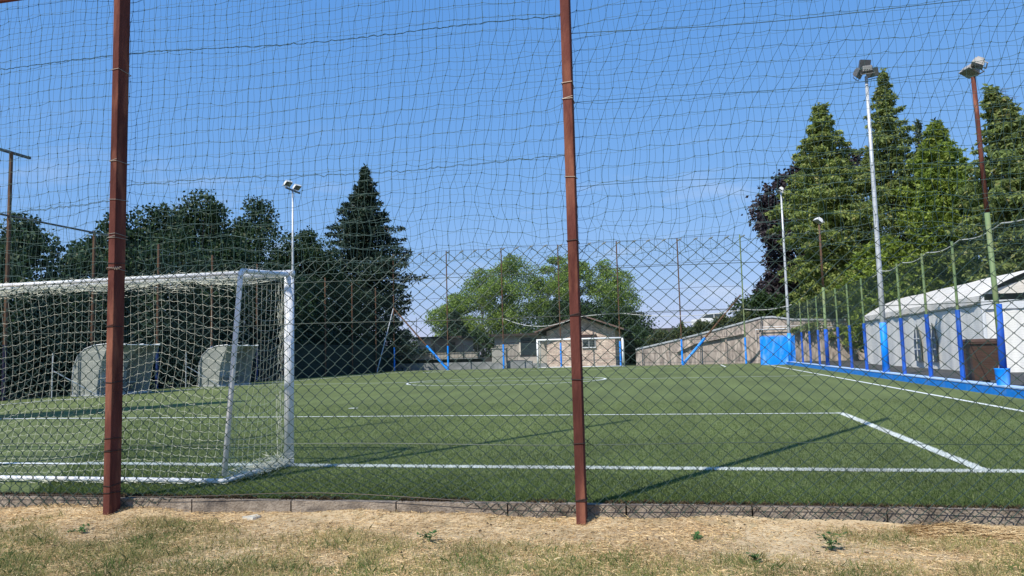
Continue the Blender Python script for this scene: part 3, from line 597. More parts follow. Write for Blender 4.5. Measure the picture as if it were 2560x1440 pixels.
# ---------------------------------------------------------------- right fence with blue padded posts
rf = thing('padded_post_fence', (6.42, 30, .2), 'mesh fence on green posts with blue padding along the right touchline', 'fence'); O = (6.42, 30, .2)
RY = [15.0, 19.8, 22.15, 24.6, 29.3, 31.75, 34.05, 38.8, 41.35, 44.0]
for k, y in enumerate(RY+[12.4, 9.9]):
    p_ = MB().tube([(6.45, y, .1), (6.42, y, 3.52)], .032, 8).build('post', M['greenpost'], rf, O)
    rg = np.array([.048+.006*(j % 2) for j in range(14)]); a = np.arange(14)*2*pi/14
    b = [(6.44+rg[j]*cos(a[j]), y+rg[j]*sin(a[j]), .2) for j in range(14)]; c = [(6.43+rg[j]*cos(a[j]), y+rg[j]*sin(a[j]), 1.87) for j in range(14)]
    q = MB().add(b+c, [(j, (j+1) % 14, 14+(j+1) % 14, 14+j) for j in range(14)]); q.f.append(np.array([tuple(range(14, 28))])); q.build('blue_padding', M['blue'], p_, O)
mb = MB(); ys = np.arange(8.0, 50, .05); mb.wires(np.stack([0*ys+6.50, ys, 0*ys+.2], 1), np.stack([0*ys+6.50, ys, 3.48+.03*np.sin(ys*1.3)], 1), .0010, 3)
ys = np.arange(8.0, 50, .05)+.025; mb.wires(np.stack([0*ys+6.49, ys, 0*ys+1.9], 1), np.stack([0*ys+6.49, ys, 3.48+.03*np.sin(ys*1.3)], 1), .0010, 3)
zs = np.arange(.22, 3.5, .05); mb.wires(np.stack([0*zs+6.50, 0*zs+8.0, zs], 1), np.stack([0*zs+6.50, 0*zs+50, zs], 1), .0009, 3); mb.build('net', M['wire'], rf, O)
pts = [(6.46, y, 3.5-.10*sin(pi*((y-5) % 2.4)/2.4)) for y in np.arange(8, 28, .2)]; MB().tube(pts, .012, 5).build('top_rope', M['rope'], rf, O)
MB().tube([(6.46, 8, 1.9), (6.46, 50, 1.9)], .010, 5).build('tension_wire', M['wire'], rf, O)

# ---------------------------------------------------------------- lamps
def floodlight(parent, loc, yaw, tilt, m, w=.55, h=.42, d=.16):
    Mx = Matrix.Translation(loc)@Matrix.Rotation(yaw, 4, 'Z')@Matrix.Rotation(tilt, 4, 'X')
    body = MB().hexa([(-w/2, -d*.2, -h/2), (w/2, -d*.2, -h/2), (w/2*.8, d, -h/2*.8), (-w/2*.8, d, -h/2*.8), (-w/2, -d*.2, h/2), (w/2, -d*.2, h/2), (w/2*.8, d, h/2*.8), (-w/2*.8, d, h/2*.8)])
    for k in range(5): body.box(-w*.3+k*w*.14, -w*.3+k*w*.14+.02, d+.001, d+.04, -h*.3, h*.3)
    b = body.xform(Mx).build('lamp_housing', m, parent)
    MB().box(-w/2*.9, w/2*.9, -d*.2-.012, -d*.2-.001, -h/2*.85, h/2*.85).xform(Mx).build('lamp_glass', M['lampg'], b)
    MB().tube([(-w/2-.03, .04, 0), (-w/2-.03, .04, -h*.7), (w/2+.03, .04, -h*.7), (w/2+.03, .04, 0)], .014, 5).xform(Mx).build('lamp_bracket', m, b)
def lamp(loc, h, label, m, r0, r1, sleeve, heads, sm=None, hm=None, lean=(0, 0), mid=None):
    t = thing('floodlight_mast', loc, label, 'floodlight', 'floodlight masts around the pitch')
    H = h-loc[2]; dx, dy = lean
    if mid:
        MB().tube([(0, 0, 0), (dx*.55, dy*.55, H*.55)], [r0, (r0+r1)/2], 10).build('pole', m, t, smooth=True); MB().tube([(dx*.55, dy*.55, H*.55), (dx, dy, H)], [(r0+r1)/2*.95, r1], 10).build('upper_pole', mid, t, smooth=True, label='rusty red upper pole')
    else: MB().tube([(0, 0, 0), (dx*.33, dy*.33, H/3), (dx*.66, dy*.66, H*2/3), (dx, dy, H)], [r0, r0+(r1-r0)*.3, r0+(r1-r0)*.65, r1], 12).build('pole', m, t, smooth=True)
    if sleeve: MB().tube([(0, 0, 0), (0, 0, sleeve-loc[2])], r0+.015, 16).build('padding', sm, t, smooth=True)
    for (ox, oy, oz, yaw, tilt, w) in heads: floodlight(t, (dx+ox, dy+oy, H+oz), yaw, tilt, hm or M['lampm'], w*.88, w*.66, w*.27)
    return t
l = lamp((6.62, 17.4, .2), 6.72, 'red and green lamp mast with a light blue bucket at its foot', M['greenpost'], .055, .045, 1.87, [(-.03, .10, .15, radians(-75), radians(60), .40), (.02, -.22, .19, radians(-105), radians(60), .36)], M['blue'], M['lampw2'], lean=(-.12, 0), mid=M['rust'])
bk = MB(); pr = [(.115, 0), (.13, .12), (.14, .32), (.15, .345), (.13, .345), (.12, .33)]
a = np.arange(20)*2*pi/20; bk.add([(rr_*cos(x), rr_*sin(x), z) for rr_, z in pr for x in a], [(i*20+j, i*20+(j+1) % 20, (i+1)*20+(j+1) % 20, (i+1)*20+j) for i in range(5) for j in range(20)])
tag(bk.build('bucket', M['ltblue'], None, None, smooth=True), 'light blue bucket round the foot of the nearest padded mast', 'bucket').location = (6.40, 17.4, .2)
l.location.x = 6.42
lamp((6.44, 26.7, .19), 10.1, 'tall grey mast with a cluster of four dark lamps and bright blue foot', M['galv'], .095, .05, 1.8,
     [(-.2, 0, .12, radians(60), radians(30), .46), (.2, .0, .12, radians(-30), radians(25), .46), (0, .05, .45, radians(20), radians(20), .44), (0, -.2, .15, radians(170), radians(20), .4)], M['ltblue'], M['lampm'])
lamp((6.42, 36.7, .19), 6.7, 'slim brown mast with one pale lamp before the cypress trees', M['greenpost'], .07, .045, 1.85, [(-.05, 0, .15, radians(-70), radians(55), .45)], M['blue'], M['lampw'], mid=M['rust_thin'])
lamp((6.35, 48.3, 0), 10.6, 'tall grey mast behind the corner of the blue gate', M['galv'], .10, .05, 1.9, [(-.05, -.35, .1, radians(-90), radians(50), .4), (.0, .35, .1, radians(-80), radians(50), .4)], M['ltblue'], M['lampw'])
l = lamp((-20.95, 37.9, 0), 10.55, 'grey mast with two white lamps above the left trees', M['galv'], .09, .05, 0, [(0, -.5, .26, radians(70), radians(50), .5), (0, .5, .26, radians(70), radians(50), .5)], None, M['lampw'])
MB().box(-.04, .04, -.8, .8, 10.5, 10.58).build('crossarm', M['lampm'], l)

# ---------------------------------------------------------------- blue gate, concrete wall, bank, car
t = thing('blue_gate_panel', (5.8, 49.6, 0), 'solid bright blue metal panel in the far right corner', 'gate')
MB().box(-1.0, 1.0, -.03, .03, 0, 1.76).build('panel', M['ltblue'], t)
mb = MB(); mb.box(-1.04, -1.0, -.04, .04, 0, 1.78); mb.box(1.0, 1.04, -.04, .04, 0, 1.78); mb.box(-1.04, 1.04, -.04, .04, 1.78, 1.81); mb.build('frame', M['ltblue'], t)
wt = thing('sloping_concrete_wall', (2, 57, 0), 'long stained concrete wall whose top slopes up to the right', 'wall'); O = (2, 57, 0)
TOP = [(-3.4, 1.25), (-.4, 1.86), (3.0, 2.66), (5.6, 3.30), (6.4, 3.34), (7.8, 3.10), (12.5, 2.9), (16, 2.7)]
mb = MB()
for (xa, za), (xb, zb) in zip(TOP[:-1], TOP[1:]): mb.hexa([(xa, 57, -.1), (xb, 57, -.1), (xb, 57.3, -.1), (xa, 57.3, -.1), (xa, 57, za-.12), (xb, 57, zb-.12), (xb, 57.3, zb-.12), (xa, 57.3, za-.12)])
mb.build('wall_face', M['concrete'], wt, O)
mb = MB()
for (xa, za), (xb, zb) in zip(TOP[:-1], TOP[1:]): mb.hexa([(xa, 56.93, za-.12), (xb, 56.93, zb-.12), (xb, 57.36, zb-.12), (xa, 57.36, za-.12), (xa, 56.93, za), (xb, 56.93, zb), (xb, 57.36, zb), (xa, 57.36, za)])
mb.build('coping', M['galv'], wt, O, label='pale grey metal coping along the sloping top')
for x, z in ((-2.9, 1.35), (-1.0, 1.7), (3.1, 2.6), (5.5, 3.2), (1.2, 1.7), (4.35, 2.0)): MB().box(x-.06, x+.06, 56.9, 56.995, -.05, z-.15).build('buttress', M['concrete'], wt, O)
mb = MB(); ledge = [(-3.3, .85), (-.4, .95), (1.0, 1.55), (3.2, 1.95), (4.4, 2.15)]
for (xa, za), (xb, zb) in zip(ledge[1:-1], ledge[2:]): mb.hexa([(xa, 56.8, za-.06), (xb, 56.8, zb-.06), (xb, 56.99, zb-.06), (xa, 56.99, za-.06), (xa, 56.8, za), (xb, 56.8, zb), (xb, 56.99, zb), (xa, 56.99, za)])
mb.build('ledge', M['concrete'], wt, O)
mb = MB(); mb.tube([(5.2, 56.8, 0), (5.2, 56.8, 2.38), (12, 56.8, 2.4), (12, 56.8, 1.9)], .035, 6); mb.tube([(5.7, 56.85, 2.55), (12, 56.85, 2.6)], .025, 6); mb.build('drainpipe', M['farwhite'], wt, O)
bk = MB(); TB = [(-3.4, 1.0)]+TOP[1:]+[(60, 3.2)]
for (xa, za), (xb, zb) in zip(TB[:-1], TB[1:]):
    z0, z1 = za-.25, zb-.25
    bk.quad((xa, 57.3, z0), (xb, 57.3, z1), (xb, 80, z1+.5), (xa, 80, z0+.5)); bk.quad((xa, 80, z0+.5), (xb, 80, z1+.5), (xb, 140, z1+.5), (xa, 140, z0+.5))
struct('raised_bank', bk, M['hill'])

def leaf_quads(C, size, r, droop=0., aspect=1.6, up=0.):
    n = len(C); d = r.normal(0, 1, (n, 3)); d[:, 2] = d[:, 2]*(1-droop)-droop*2.0+up; d /= np.linalg.norm(d, axis=1)[:, None]
    e = np.cross(d, r.normal(0, 1, (n, 3))); e /= np.linalg.norm(e, axis=1)[:, None]+1e-9
    L = (size*r.uniform(.6, 1.3, n))[:, None]; w = L/aspect
    V = np.stack([C-e*w*.15, C+d*L*.45+e*w*.5, C+d*L, C+d*L*.45-e*w*.5], 1)
    return V.reshape(-1, 3), np.arange(n)[:, None]*4+np.array([[0, 1, 2, 3]])
def trunk(t, h, r0, m, limbs, r, name='trunk', lean=(0, 0)):
    mb = MB(); z = np.linspace(0, h, 7); mb.tube(np.stack([lean[0]*z/h+.06*np.sin(z), lean[1]*z/h+.05*np.cos(z*1.3)-.05, z-.1], 1), r0*(1-.85*z/h), 8)
    for P0, P1, rr_ in limbs:
        P0, P1 = np.array(P0, float), np.array(P1, float); mid = (P0+P1)/2+r.normal(0, .12, 3)*np.linalg.norm(P1-P0)*.4; mb.tube([P0, mid, P1], [rr_, rr_*.65, rr_*.25], 5)
    mb.build(name, m, t)
def broadleaf(name, loc, h, rad, label, m, n, size, seed, base=.12, point=.6, group=None, bark='bark', lumps=34, cat='tree', lr=.26, flatten=1., tr=None, spread=.9, loose=.1):
    r = np.random.default_rng(seed); t = thing(name, loc, label, cat, group); C = []; limbs = []
    for k in range(lumps):
        v = (k+.5)/lumps; z = base*h+(h*(1-base)-.3)*v
        prof = (sin(pi*min(.5, (v**.75)*.62+.08))**.9 if v < .55 else 1-((v-.55)/.45)**(1.3+point)*.9)
        a = r.uniform(0, 2*pi); R = rad*prof*spread*sqrt(r.uniform(.12, 1)); c = np.array([R*cos(a), R*sin(a), z+r.normal(0, .02)*h]); q = rad*lr*r.uniform(.75, 1.5)*(1 if v < .85 else .7)
        m_ = int(n/lumps*(q/(rad*lr))**1.6); d = r.normal(0, 1, (m_, 3)); d /= np.linalg.norm(d, axis=1)[:, None]; rr_ = r.uniform(.35, 1.08, m_)**.6+r.exponential(loose, m_)
        C.append(c+d*(rr_*q)[:, None]*[1, 1, flatten]); limbs.append(((0, 0, max(.2, z*.62)), c, .012*h*.5*(1-.6*v)))
    C = np.concatenate(C); C = C[C[:, 2] > .03*h]; V, F = leaf_quads(C, size, r, .15)
    MB().add(V, F).build('crown', m, t); trunk(t, h*.88, tr or h*.018, M[bark], limbs, r)
    return t
def conifer(name, loc, h, rad, label, m, seed, nb=150, ns=26, size=.36, droop=.75, base=.05, prof=None, group=None, tip=(0, 0), curl=0., rise=.12, aspect=2.4, thick=.5, ragged=.25):
    r = np.random.default_rng(seed); t = thing(name, loc, label, 'tree', group); C = []; limbs = []
    for k in range(nb):
        v = ((k+r.random())/nb)**.85; z = base*h+v*h*(.985-base); pr = prof(v) if prof else (1-v)**.8
        L = max(.10, rad*pr*r.uniform(1-ragged, 1+ragged*.5)); a = k*2.39996+r.normal(0, .25)
        tx, ty = tip[0]*max(0, v-.8)/.2, tip[1]*max(0, v-.8)/.2
        m_ = max(6, int(ns*(.35+.9*L/rad))); q = r.uniform(.05, 1, m_)**.65
        x = q*L; zz = z+rise*L*q*2-(.28+.25*droop)*L*q**2+curl*L*q**3; w = (.10+.16*L)*thick*np.sin(pi*np.clip(q, .15, .95))
        off = r.normal(0, 1, m_)*w; hang = -np.abs(r.normal(0, 1, m_))*w*.9*droop+r.normal(0, .25, m_)*w
        C.append(np.stack([x*cos(a)-off*sin(a)+tx, x*sin(a)+off*cos(a)+ty, zz+hang], 1))
        if k % 3 == 0: limbs.append(((tx*.5, 0, z), (L*.8*cos(a), L*.8*sin(a), z+rise*L-.2*L), .02+.012*L))
    C.append(np.stack([r.normal(0, .04, 60)+tip[0]*1.05, r.normal(0, .04, 60)+tip[1], h*(1-r.uniform(0, .05, 60))], 1))
    C = np.concatenate(C); C = C[C[:, 2] > .1]; V, F = leaf_quads(C, size, r, droop*.55, aspect, .1)
    MB().add(V, F).build('crown', m, t); trunk(t, h*.93, h*.016, M['bark'], limbs, r, lean=tip if False else (0, 0))
    return t

GR = 'trees behind the right fence'
pA = lambda v: (1-v)**.62*(.82+.18*sin(9*v+1))
conifer('cypress', (10.9, 59, 0), 19.4, 3.5, 'broad drooping cypress nearest the middle with a blunt bushy top', M['cypress'], 1, 240, 270, .30, .85, .04, lambda v: min(1, 2.0*(1-v)+.12), GR, rise=.25, thick=.62, ragged=.5)
conifer('cypress', (14.6, 56, 0), 20.5, 3.5, 'tallest cypress with a slim pointed tip behind the grey mast', M['cypress2'], 2, 240, 270, .28, .8, .04, lambda v: min(1, 1.75*(1-v)+.03), GR, rise=.28, thick=.62, ragged=.55)
conifer('spruce', (18.4, 62, 0), 18.2, 1.9, 'small thin spruce between the tallest cypress and the bright thuja', M['bluec'], 3, 130, 40, .34, .2, .05, None, GR, rise=.1)
conifer('thuja', (16.9, 53.5, 0), 15.7, 2.7, 'bright green thuja with a double top in the right tree row', M['thuja'], 4, 260, 190, .30, .45, .04, lambda v: min(1, 2.1*(1-v)+.08), GR, rise=.55, thick=.75, ragged=.45)
conifer('spruce', (18.6, 59, 0), 17.3, 2.4, 'grey green spruce tip rising behind the bright thuja', M['bluec'], 5, 150, 40, .34, .3, .05, None, GR, rise=.1)
conifer('cypress', (19.1, 47.5, 0), 15.9, 3.2, 'dark cypress with a bent tip at the right edge', M['cypress2'], 6, 260, 210, .32, .8, .05, lambda v: min(1, 2.2*(1-v)+.06), GR, tip=(-1.1, 0), rise=.3, thick=.62, ragged=.5)
conifer('cypress', (22.5, 46, 0), 13.5, 4.0, 'lower cypress beyond the bent one, cut by the right edge', M['cypress'], 16, 220, 130, .36, .8, .05, lambda v: min(1, 1.2*(1-v)**.7), GR, rise=.3, thick=1.0)
conifer('thuja', (13.0, 52.2, 0), 8.0, 3.0, 'low bright thuja filling the gap above the tent', M['thuja'], 17, 200, 130, .30, .5, .0, lambda v: min(1, 1.3*(1-v)**.55), GR, rise=.4, thick=1.0)
broadleaf('copper_beech', (10.6, 69, 0), 16.8, 4.6, 'dark purple copper beech behind the first cypress', M['beech'], 26000, .36, 7, .12, .9, GR, lumps=70, lr=.2, loose=.16)
broadleaf('copper_beech', (14.9, 70, 0), 18.2, 3.4, 'purple crown showing between the two drooping cypresses', M['beech'], 9000, .34, 27, .2, .9, GR, lumps=30, lr=.24, loose=.16)
broadleaf('green_shrub', (6.2, 62, 2.0), 3.3, 2.0, 'dark green leafy shrub above the concrete wall below the purple beech', M['bush'], 9000, .22, 8, .0, .3, cat='shrub', lumps=26, lr=.36)
broadleaf('green_shrub', (9.2, 60.5, 2.0), 3.2, 1.8, 'dark shrub on the bank behind the corner mast', M['bush'], 6000, .22, 9, .0, .3, cat='shrub', lumps=20, lr=.36)
# left row of maples (X = -25)
GM = 'maples behind the left fence'
ML = [(-25, 20.6, 6.2, 2.2, 'leftmost maple, cut by the edge of the picture'), (-25.2, 24.4, 6.7, 1.9, 'low round maple left of the first rusty pole'), (-25.4, 28.0, 6.4, 1.7, 'smallest maple, in the dip left of the rusty pole'),
      (-25, 29.6, 8.0, 1.7, 'maple whose crown is crossed by the first rusty pole'), (-25, 32.3, 8.65, 2.1, 'maple just right of the first rusty pole'), (-25, 35.6, 9.95, 2.1, 'pointed maple in the middle of the left row'),
      (-26.4, 38.6, 9.6, 1.9, 'maple filling the notch behind the pointed one'), (-25, 40.9, 10.7, 2.4, 'tallest maple, left of the mast with white lamps'), (-25.4, 45.4, 9.2, 1.9, 'ragged maple right behind the mast with white lamps'),
      (-25.2, 47.9, 10.1, 1.9, 'sparse maple between the mast and the dark spruce'), (-26.2, 51.8, 8.6, 2.2, 'low maple touching the left side of the dark spruce')]
for i, (x, y, h, rad, lb) in enumerate(ML):
    broadleaf('maple', (x, y, 0), h, rad*1.25, lb, M['maple'], 22000, .19, 50+i, .0, .9, GM, lumps=46, lr=.27, loose=.13)
conifer('dark_spruce', (-24.6, 56.2, 0), 16.7, 4.4, 'big dark spruce standing at the far left corner of the pitch', M['spruce'], 12, 250, 240, .30, .35, .03, lambda v: min(.97, 2.15*(1-v)+.03)*(.9+.1*sin(19*v)), curl=.25, rise=.0, aspect=2.6, thick=.85, ragged=.5)
r = np.random.default_rng(3)
def hedge(name, P, label, m, n, size, seed, cat='hedge'):
    """P: (x0,y0,x1,y1,depth,z0,h0,h1)"""
    r = np.random.default_rng(seed); x0, y0, x1, y1, dp, z0, z1, h0, h1 = P; u = r.random(n); s = r.uniform(-.5, .5, n); w = r.random(n)**.7
    k = np.abs(s)*2; edge = (k > .6) | (w > .8); u, s, w = u[edge], s[edge], w[edge]; n = len(u)
    H = h0+(h1-h0)*u; H = H*(1+.16*np.sin(u*31+seed)+.10*np.sin(u*77)+.08*np.sin(u*170)); zb = z0+(z1-z0)*u
    dx, dy = x1-x0, y1-y0; L = sqrt(dx*dx+dy*dy); nx, ny = -dy/L, dx/L
    C = np.stack([x0+dx*u+nx*s*dp, y0+dy*u+ny*s*dp, zb+H*w*(1-.25*np.abs(s))], 1)+r.normal(0, .06, (n, 3))
    V, F = leaf_quads(C, size, r, .1); return tag(MB().add(V, F).build(name, m), label, cat)
hedge('added_dark_hedge', (-23.2, 15, -23.2, 54, 1.6, 0, 0, 3.2, 2.6), 'added dark hedge darkening the low gaps behind the left fence', M['darkhedge'], 60000, .24, 2)  # near-black foliage added to darken the gaps below the maples
hedge('clipped_hedge', (-2.6, 59.3, 5.0, 59.3, 1.6, .9, 2.5, 1.3, 1.25), 'olive green hedge rising behind the sloping concrete wall', M['hedge'], 26000, .17, 4)
# locusts and others beyond the far end
GL = 'trees beyond the far buildings'
LO = [(-23.4, 76, 7.6, 2.6, 'small feathery locust tree above the left cream building'), (-20.0, 75, 9.8, 3.4, 'leafy locust on the left of the central clump'), (-16.8, 75, 11.5, 3.7, 'tallest locust in the centre of the clump'),
      (-12.4, 76, 11.0, 2.9, 'locust with bare grey stems seen left of the second pole'), (-10.2, 74, 10.7, 3.0, 'locust behind the second rusty pole'), (-7.2, 75, 10.0, 3.2, 'locust spreading just right of the second pole')]
for i, (x, y, h, rad, lb) in enumerate(LO):
    broadleaf('locust_tree', (x, y, 0), h, rad, lb, M['locust'], 17000, .19, 80+i, .24, .2, GL, 'barkg', lumps=38, lr=.26, flatten=.55, tr=.13, loose=.2)
broadleaf('dark_tree', (-4.7, 70, 0), 5.0, 2.3, 'dark green tree behind the right slope of the brick building roof', M['bush'], 9000, .24, 91, .0, .2, GL, lumps=26, lr=.34)
broadleaf('dark_tree', (-7.6, 68, 0), 5.6, 3.0, 'dark foliage behind the ridge of the brick building', M['bush'], 9000, .24, 93, .0, .2, GL, lumps=26, lr=.34)
broadleaf('dark_tree', (-11.3, 70, 0), 6.2, 2.8, 'dark foliage left of the brick building ridge', M['bush'], 9000, .24, 94, .0, .2, GL, lumps=26, lr=.34)
broadleaf('dark_tree', (-3.7, 66, 0), 3.2, 1.5, 'small rounded green tree left of the sloping wall', M['bush'], 6000, .2, 92, .0, .2, GL, lumps=20, lr=.36)
conifer('dark_conifer', (-22.0, 72, 0), 5.4, 2.6, 'squat dark conifer behind the left cream building', M['spruce'], 95, 120, 50, .3, .4, .0, lambda v: min(1, 1.2*(1-v)**.7), GL, thick=1.2)
broadleaf('dark_shrub', (-25.2, 66, 0), 3.4, 1.5, 'dark shrub beside the left end of the cream building', M['bush'], 5000, .2, 96, .0, .2, GL, lumps=18, lr=.36, cat='shrub')
hedge('far_hedge', (-21, 68, -9, 68, 2.0, 0, 0, 2.9, 3.0), 'dark green hedge closing the view between the low buildings', M['bush'], 24000, .22, 8)
# tall tree outside the picture at the left whose tip shadow falls on the pitch
conifer('slim_cypress', (-21.4, .6, GZ), 24.5, 1.7, 'tall slim cypress just outside the left of the picture', M['cypress2'], 33, 150, 40, .42, .6, .04, lambda v: min(1, 1.6*(1-v)**.6), rise=.4, thick=1)

# ---------------------------------------------------------------- buildings at the far end
b = thing('brick_building', (-7.65, 58, 0), 'small pale brick building with a low gable behind the far goal', 'building'); O = (-7.65, 58, 0)
WX0, WX1, RX = -10.3, -5.0, -7.5
mb = MB(); k = [(WX0, 0), (WX1, 0), (WX1, 2.75), (RX, 3.72), (WX0, 2.75)]
mb.add([(x, 58, z) for x, z in k]+[(x, 65, z) for x, z in k], [(i, (i+1) % 5, 5+(i+1) % 5, 5+i) for i in range(5)]); mb.f.append(np.array([(0, 1, 2, 3, 4), (9, 8, 7, 6, 5)])); mb.build('wall', M['brick'], b, O)
rf_ = MB()
for xa, za, xb, zb in ((-11.1, 2.76, RX, 3.98), (-4.25, 2.80, RX, 3.98)):
    rf_.hexa([(xa, 57.2, za-.12), (xb, 57.2, zb-.12), (xb, 65.4, zb-.12), (xa, 65.4, za-.12), (xa, 57.2, za), (xb, 57.2, zb), (xb, 65.4, zb), (xa, 65.4, za)])
rf_.build('roof', M['roof'], b, O)
w_ = MB().box(-7.5, -6.5, 57.94, 57.98, 1.45, 2.2).build('window', M['dark'], b, O)
MB().box(-7.55, -6.45, 57.88, 57.995, 1.38, 1.45).build('sill', M['farwhite'], w_, O); MB().box(-7.6, -6.4, 57.85, 57.995, 2.2, 2.42).build('lintel', M['lintel'], w_, O)
q = MB(); [q.box(x-.02, x+.02, 57.92, 57.939, 1.45, 2.2) for x in (-7.48, -7.0, -6.52)]; q.build('window_frame', M['galv'], w_, O)
b = thing('flat_roof_annex', (-13, 59, 0), 'low cream annex with a flat dark roof left of the brick building', 'building'); O = (-13, 59, 0)
MB().box(-14.75, -10.35, 59, 63, .3, 2.5).build('wall', M['annexpl'], b, O); MB().box(-15.1, -10.45, 58.5, 63.2, 2.5, 2.68).build('roof', M['darkroof'], b, O)
MB().box(-15.4, -10.36, 58.0, 63, -.1, .3).build('plinth', M['lowwall'], b, O)
q = MB().box(-12.6, -11.25, 58.93, 58.98, .9, 2.3).build('window', M['dark'], b, O); MB().box(-12.7, -12.6, 58.9, 58.99, .9, 2.35).build('frame', M['plaster'], q, O)
q = MB().box(-10.85, -10.45, 58.72, 58.99, 2.0, 2.42); q.build('air_conditioner', M['farwhite'], b, O)
fnc = MB(); [fnc.box(x-.012, x+.012, 58.1, 58.12, .45, 1.7) for x in np.arange(-14.7, -12.7, .11)]; fnc.box(-14.7, -12.7, 58.09, 58.13, 1.7, 1.74); fnc.box(-14.7, -12.7, 58.09, 58.13, .42, .46); fnc.build('railing', M['rail'], b, O)
b = thing('cream_house', (-20.5, 62, 0), 'low cream house with a flat dark roof beyond the railed terrace', 'building'); O = (-20.5, 62, 0)
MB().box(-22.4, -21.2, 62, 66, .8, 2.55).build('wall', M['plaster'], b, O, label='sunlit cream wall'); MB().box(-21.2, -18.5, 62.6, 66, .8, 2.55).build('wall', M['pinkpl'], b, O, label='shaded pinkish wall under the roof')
MB().box(-22.9, -18.2, 61.3, 66.3, 2.55, 2.72).build('roof', M['darkroof'], b, O)
MB().box(-19.6, -19.15, 62.55, 62.59, .9, 2.2).build('door', M['dark'], b, O)
b = thing('railed_terrace', (-18.7, 57.6, 0), 'terrace with a cream parapet and black railing left of the annex', 'terrace'); O = (-18.7, 57.6, 0)
MB().box(-22.9, -15.6, 57.4, 57.5, .86, 1.30).build('parapet', M['plaster'], b, O); MB().box(-22.9, -15.6, 57.35, 61, .78, .86).build('slab', M['lowwall'], b, O)
MB().box(-22.9, -15.4, 58.2, 60.9, -.1, .77).build('recess_shade', M['dark'], b, O)  # solid near-black block painting in the shade under the terrace slab
rl = MB(); [rl.box(x-.012, x+.012, 57.30, 57.32, .88, 1.82) for x in np.arange(-22.9, -15.0, .115)]; rl.box(-22.9, -15.0, 57.29, 57.33, 1.82, 1.86); rl.box(-22.9, -15.0, 57.29, 57.33, 1.30, 1.33); [rl.box(x-.03, x+.03, 57.27, 57.35, .86, 1.9) for x in np.arange(-22.9, -15, 1.2)]
rl.build('railing', M['rail'], b, O)
tag(MB().box(-24, -11.2, 56.5, 56.7, -.1, .52).build('low_wall', M['lowwall']), 'low grey concrete wall in front of the terrace', 'wall')
b = thing('utility_cabinet', (-13.7, 56.3, 0), 'grey utility cabinet between the terrace and the annex', 'cabinet')
MB().box(-.55, .55, -.25, .25, .42, 1.50).build('cabinet_body', M['utility'], b); MB().box(-.6, .6, -.3, .3, 1.50, 1.56).build('lid', M['utility'], b); MB().box(-.6, .6, -.3, .3, -.1, .42).build('base', M['lowwall'], b)
MB().box(-.5, -.01, -.262, -.251, .48, 1.44).build('door', M['utility'], b); MB().box(.01, .5, -.262, -.251, .48, 1.44).build('door', M['utility'], b)
m_ = thing('lattice_mast', (-26.2, 85, 0), 'short teal lattice mast above the trees behind the cream house', 'mast'); q = MB()
for x in (-.25, .25): q.tube([(x, 0, 0), (x, 0, 4.6)], .05, 4)
for k in range(12): q.tube([(-.25 if k % 2 else .25, 0, k*.38), (.25 if k % 2 else -.25, 0, k*.38+.38)], .035, 4)
q.build('lattice', M['teal'], m_)
q = MB().tube([(0, 0, 0), (0, 0, 5.4)], .035, 5); q.tube([(-.25, 0, 5.0), (.25, 0, 5.0)], .02, 4); q.tube([(-.2, 0, 4.4), (.2, 0, 4.4)], .02, 4)
a_ = q.build('antenna', M['dtie']); a_.location = (-29.0, 80, 0); tag(a_, 'thin antenna in the gap right of the dark spruce', 'antenna')
# white car on the raised road
c = thing('parked_car', (3.1, 85, 3.42), 'small white car parked high up behind the hedge', 'car')
def prism(pts, w, mb):
    k = len(pts); mb.add([(x, -w/2, z) for x, z in pts]+[(x, w/2, z) for x, z in pts], [(i, (i+1) % k, k+(i+1) % k, k+i) for i in range(k)]); mb.f.append(np.array([tuple(range(k))[::-1], tuple(range(k, 2*k))])); return mb
body = prism([(-2.0, .3), (-2.05, .72), (-1.95, .86), (-1.0, .95), (1.85, 1.0), (2.0, .8), (2.02, .32), (1.6, .22), (-1.7, .22)], 1.68, MB()); body.build('body', M['carw'], c)
cab = prism([(-1.15, .95), (-.45, 1.44), (1.2, 1.46), (1.85, 1.0)], 1.5, MB()).build('cabin', M['carw'], c)
prism([(-.95, 1.0), (-.4, 1.38), (.35, 1.40), (.35, 1.0)], 1.53, MB()).build('window', M['carg'], cab); prism([(.42, 1.0), (.42, 1.40), (1.15, 1.40), (1.6, 1.02)], 1.53, MB()).build('window', M['carg'], cab)
for x in (-1.25, 1.25):
    for y in (-.8, .8):
        w_ = MB().tube([(x, y-.09, .3), (x, y+.09, .3)], .31, 18).build('wheel', M['black'], c); MB().tube([(x, y-.1, .3), (x, y+.1, .3)], .18, 12).build('rim', M['galv'], w_)
MB().box(-2.06, -2.0, -.7, -.4, .6, .75).build('headlight', M['lampg'], c); MB().box(-2.06, -2.0, .4, .7, .6, .75).build('headlight', M['lampg'], c)
g = thing('guard_rail', (2.5, 83.4, 3.2), 'thin grey guard rail in front of the parked white car', 'railing'); q = MB().box(-2.5, 3.2, -.03, .03, .72, .86); q.build('rail', M['galv'], g)
for x in (-2.4, -.6, 1.2, 3.0): MB().box(x-.04, x+.04, .03, .1, -.3, .8).build('post', M['galv'], g)
struct('upper_road', MB().box(-8, 60, 82.9, 92, 2.9, 3.42), M['asphalt'])

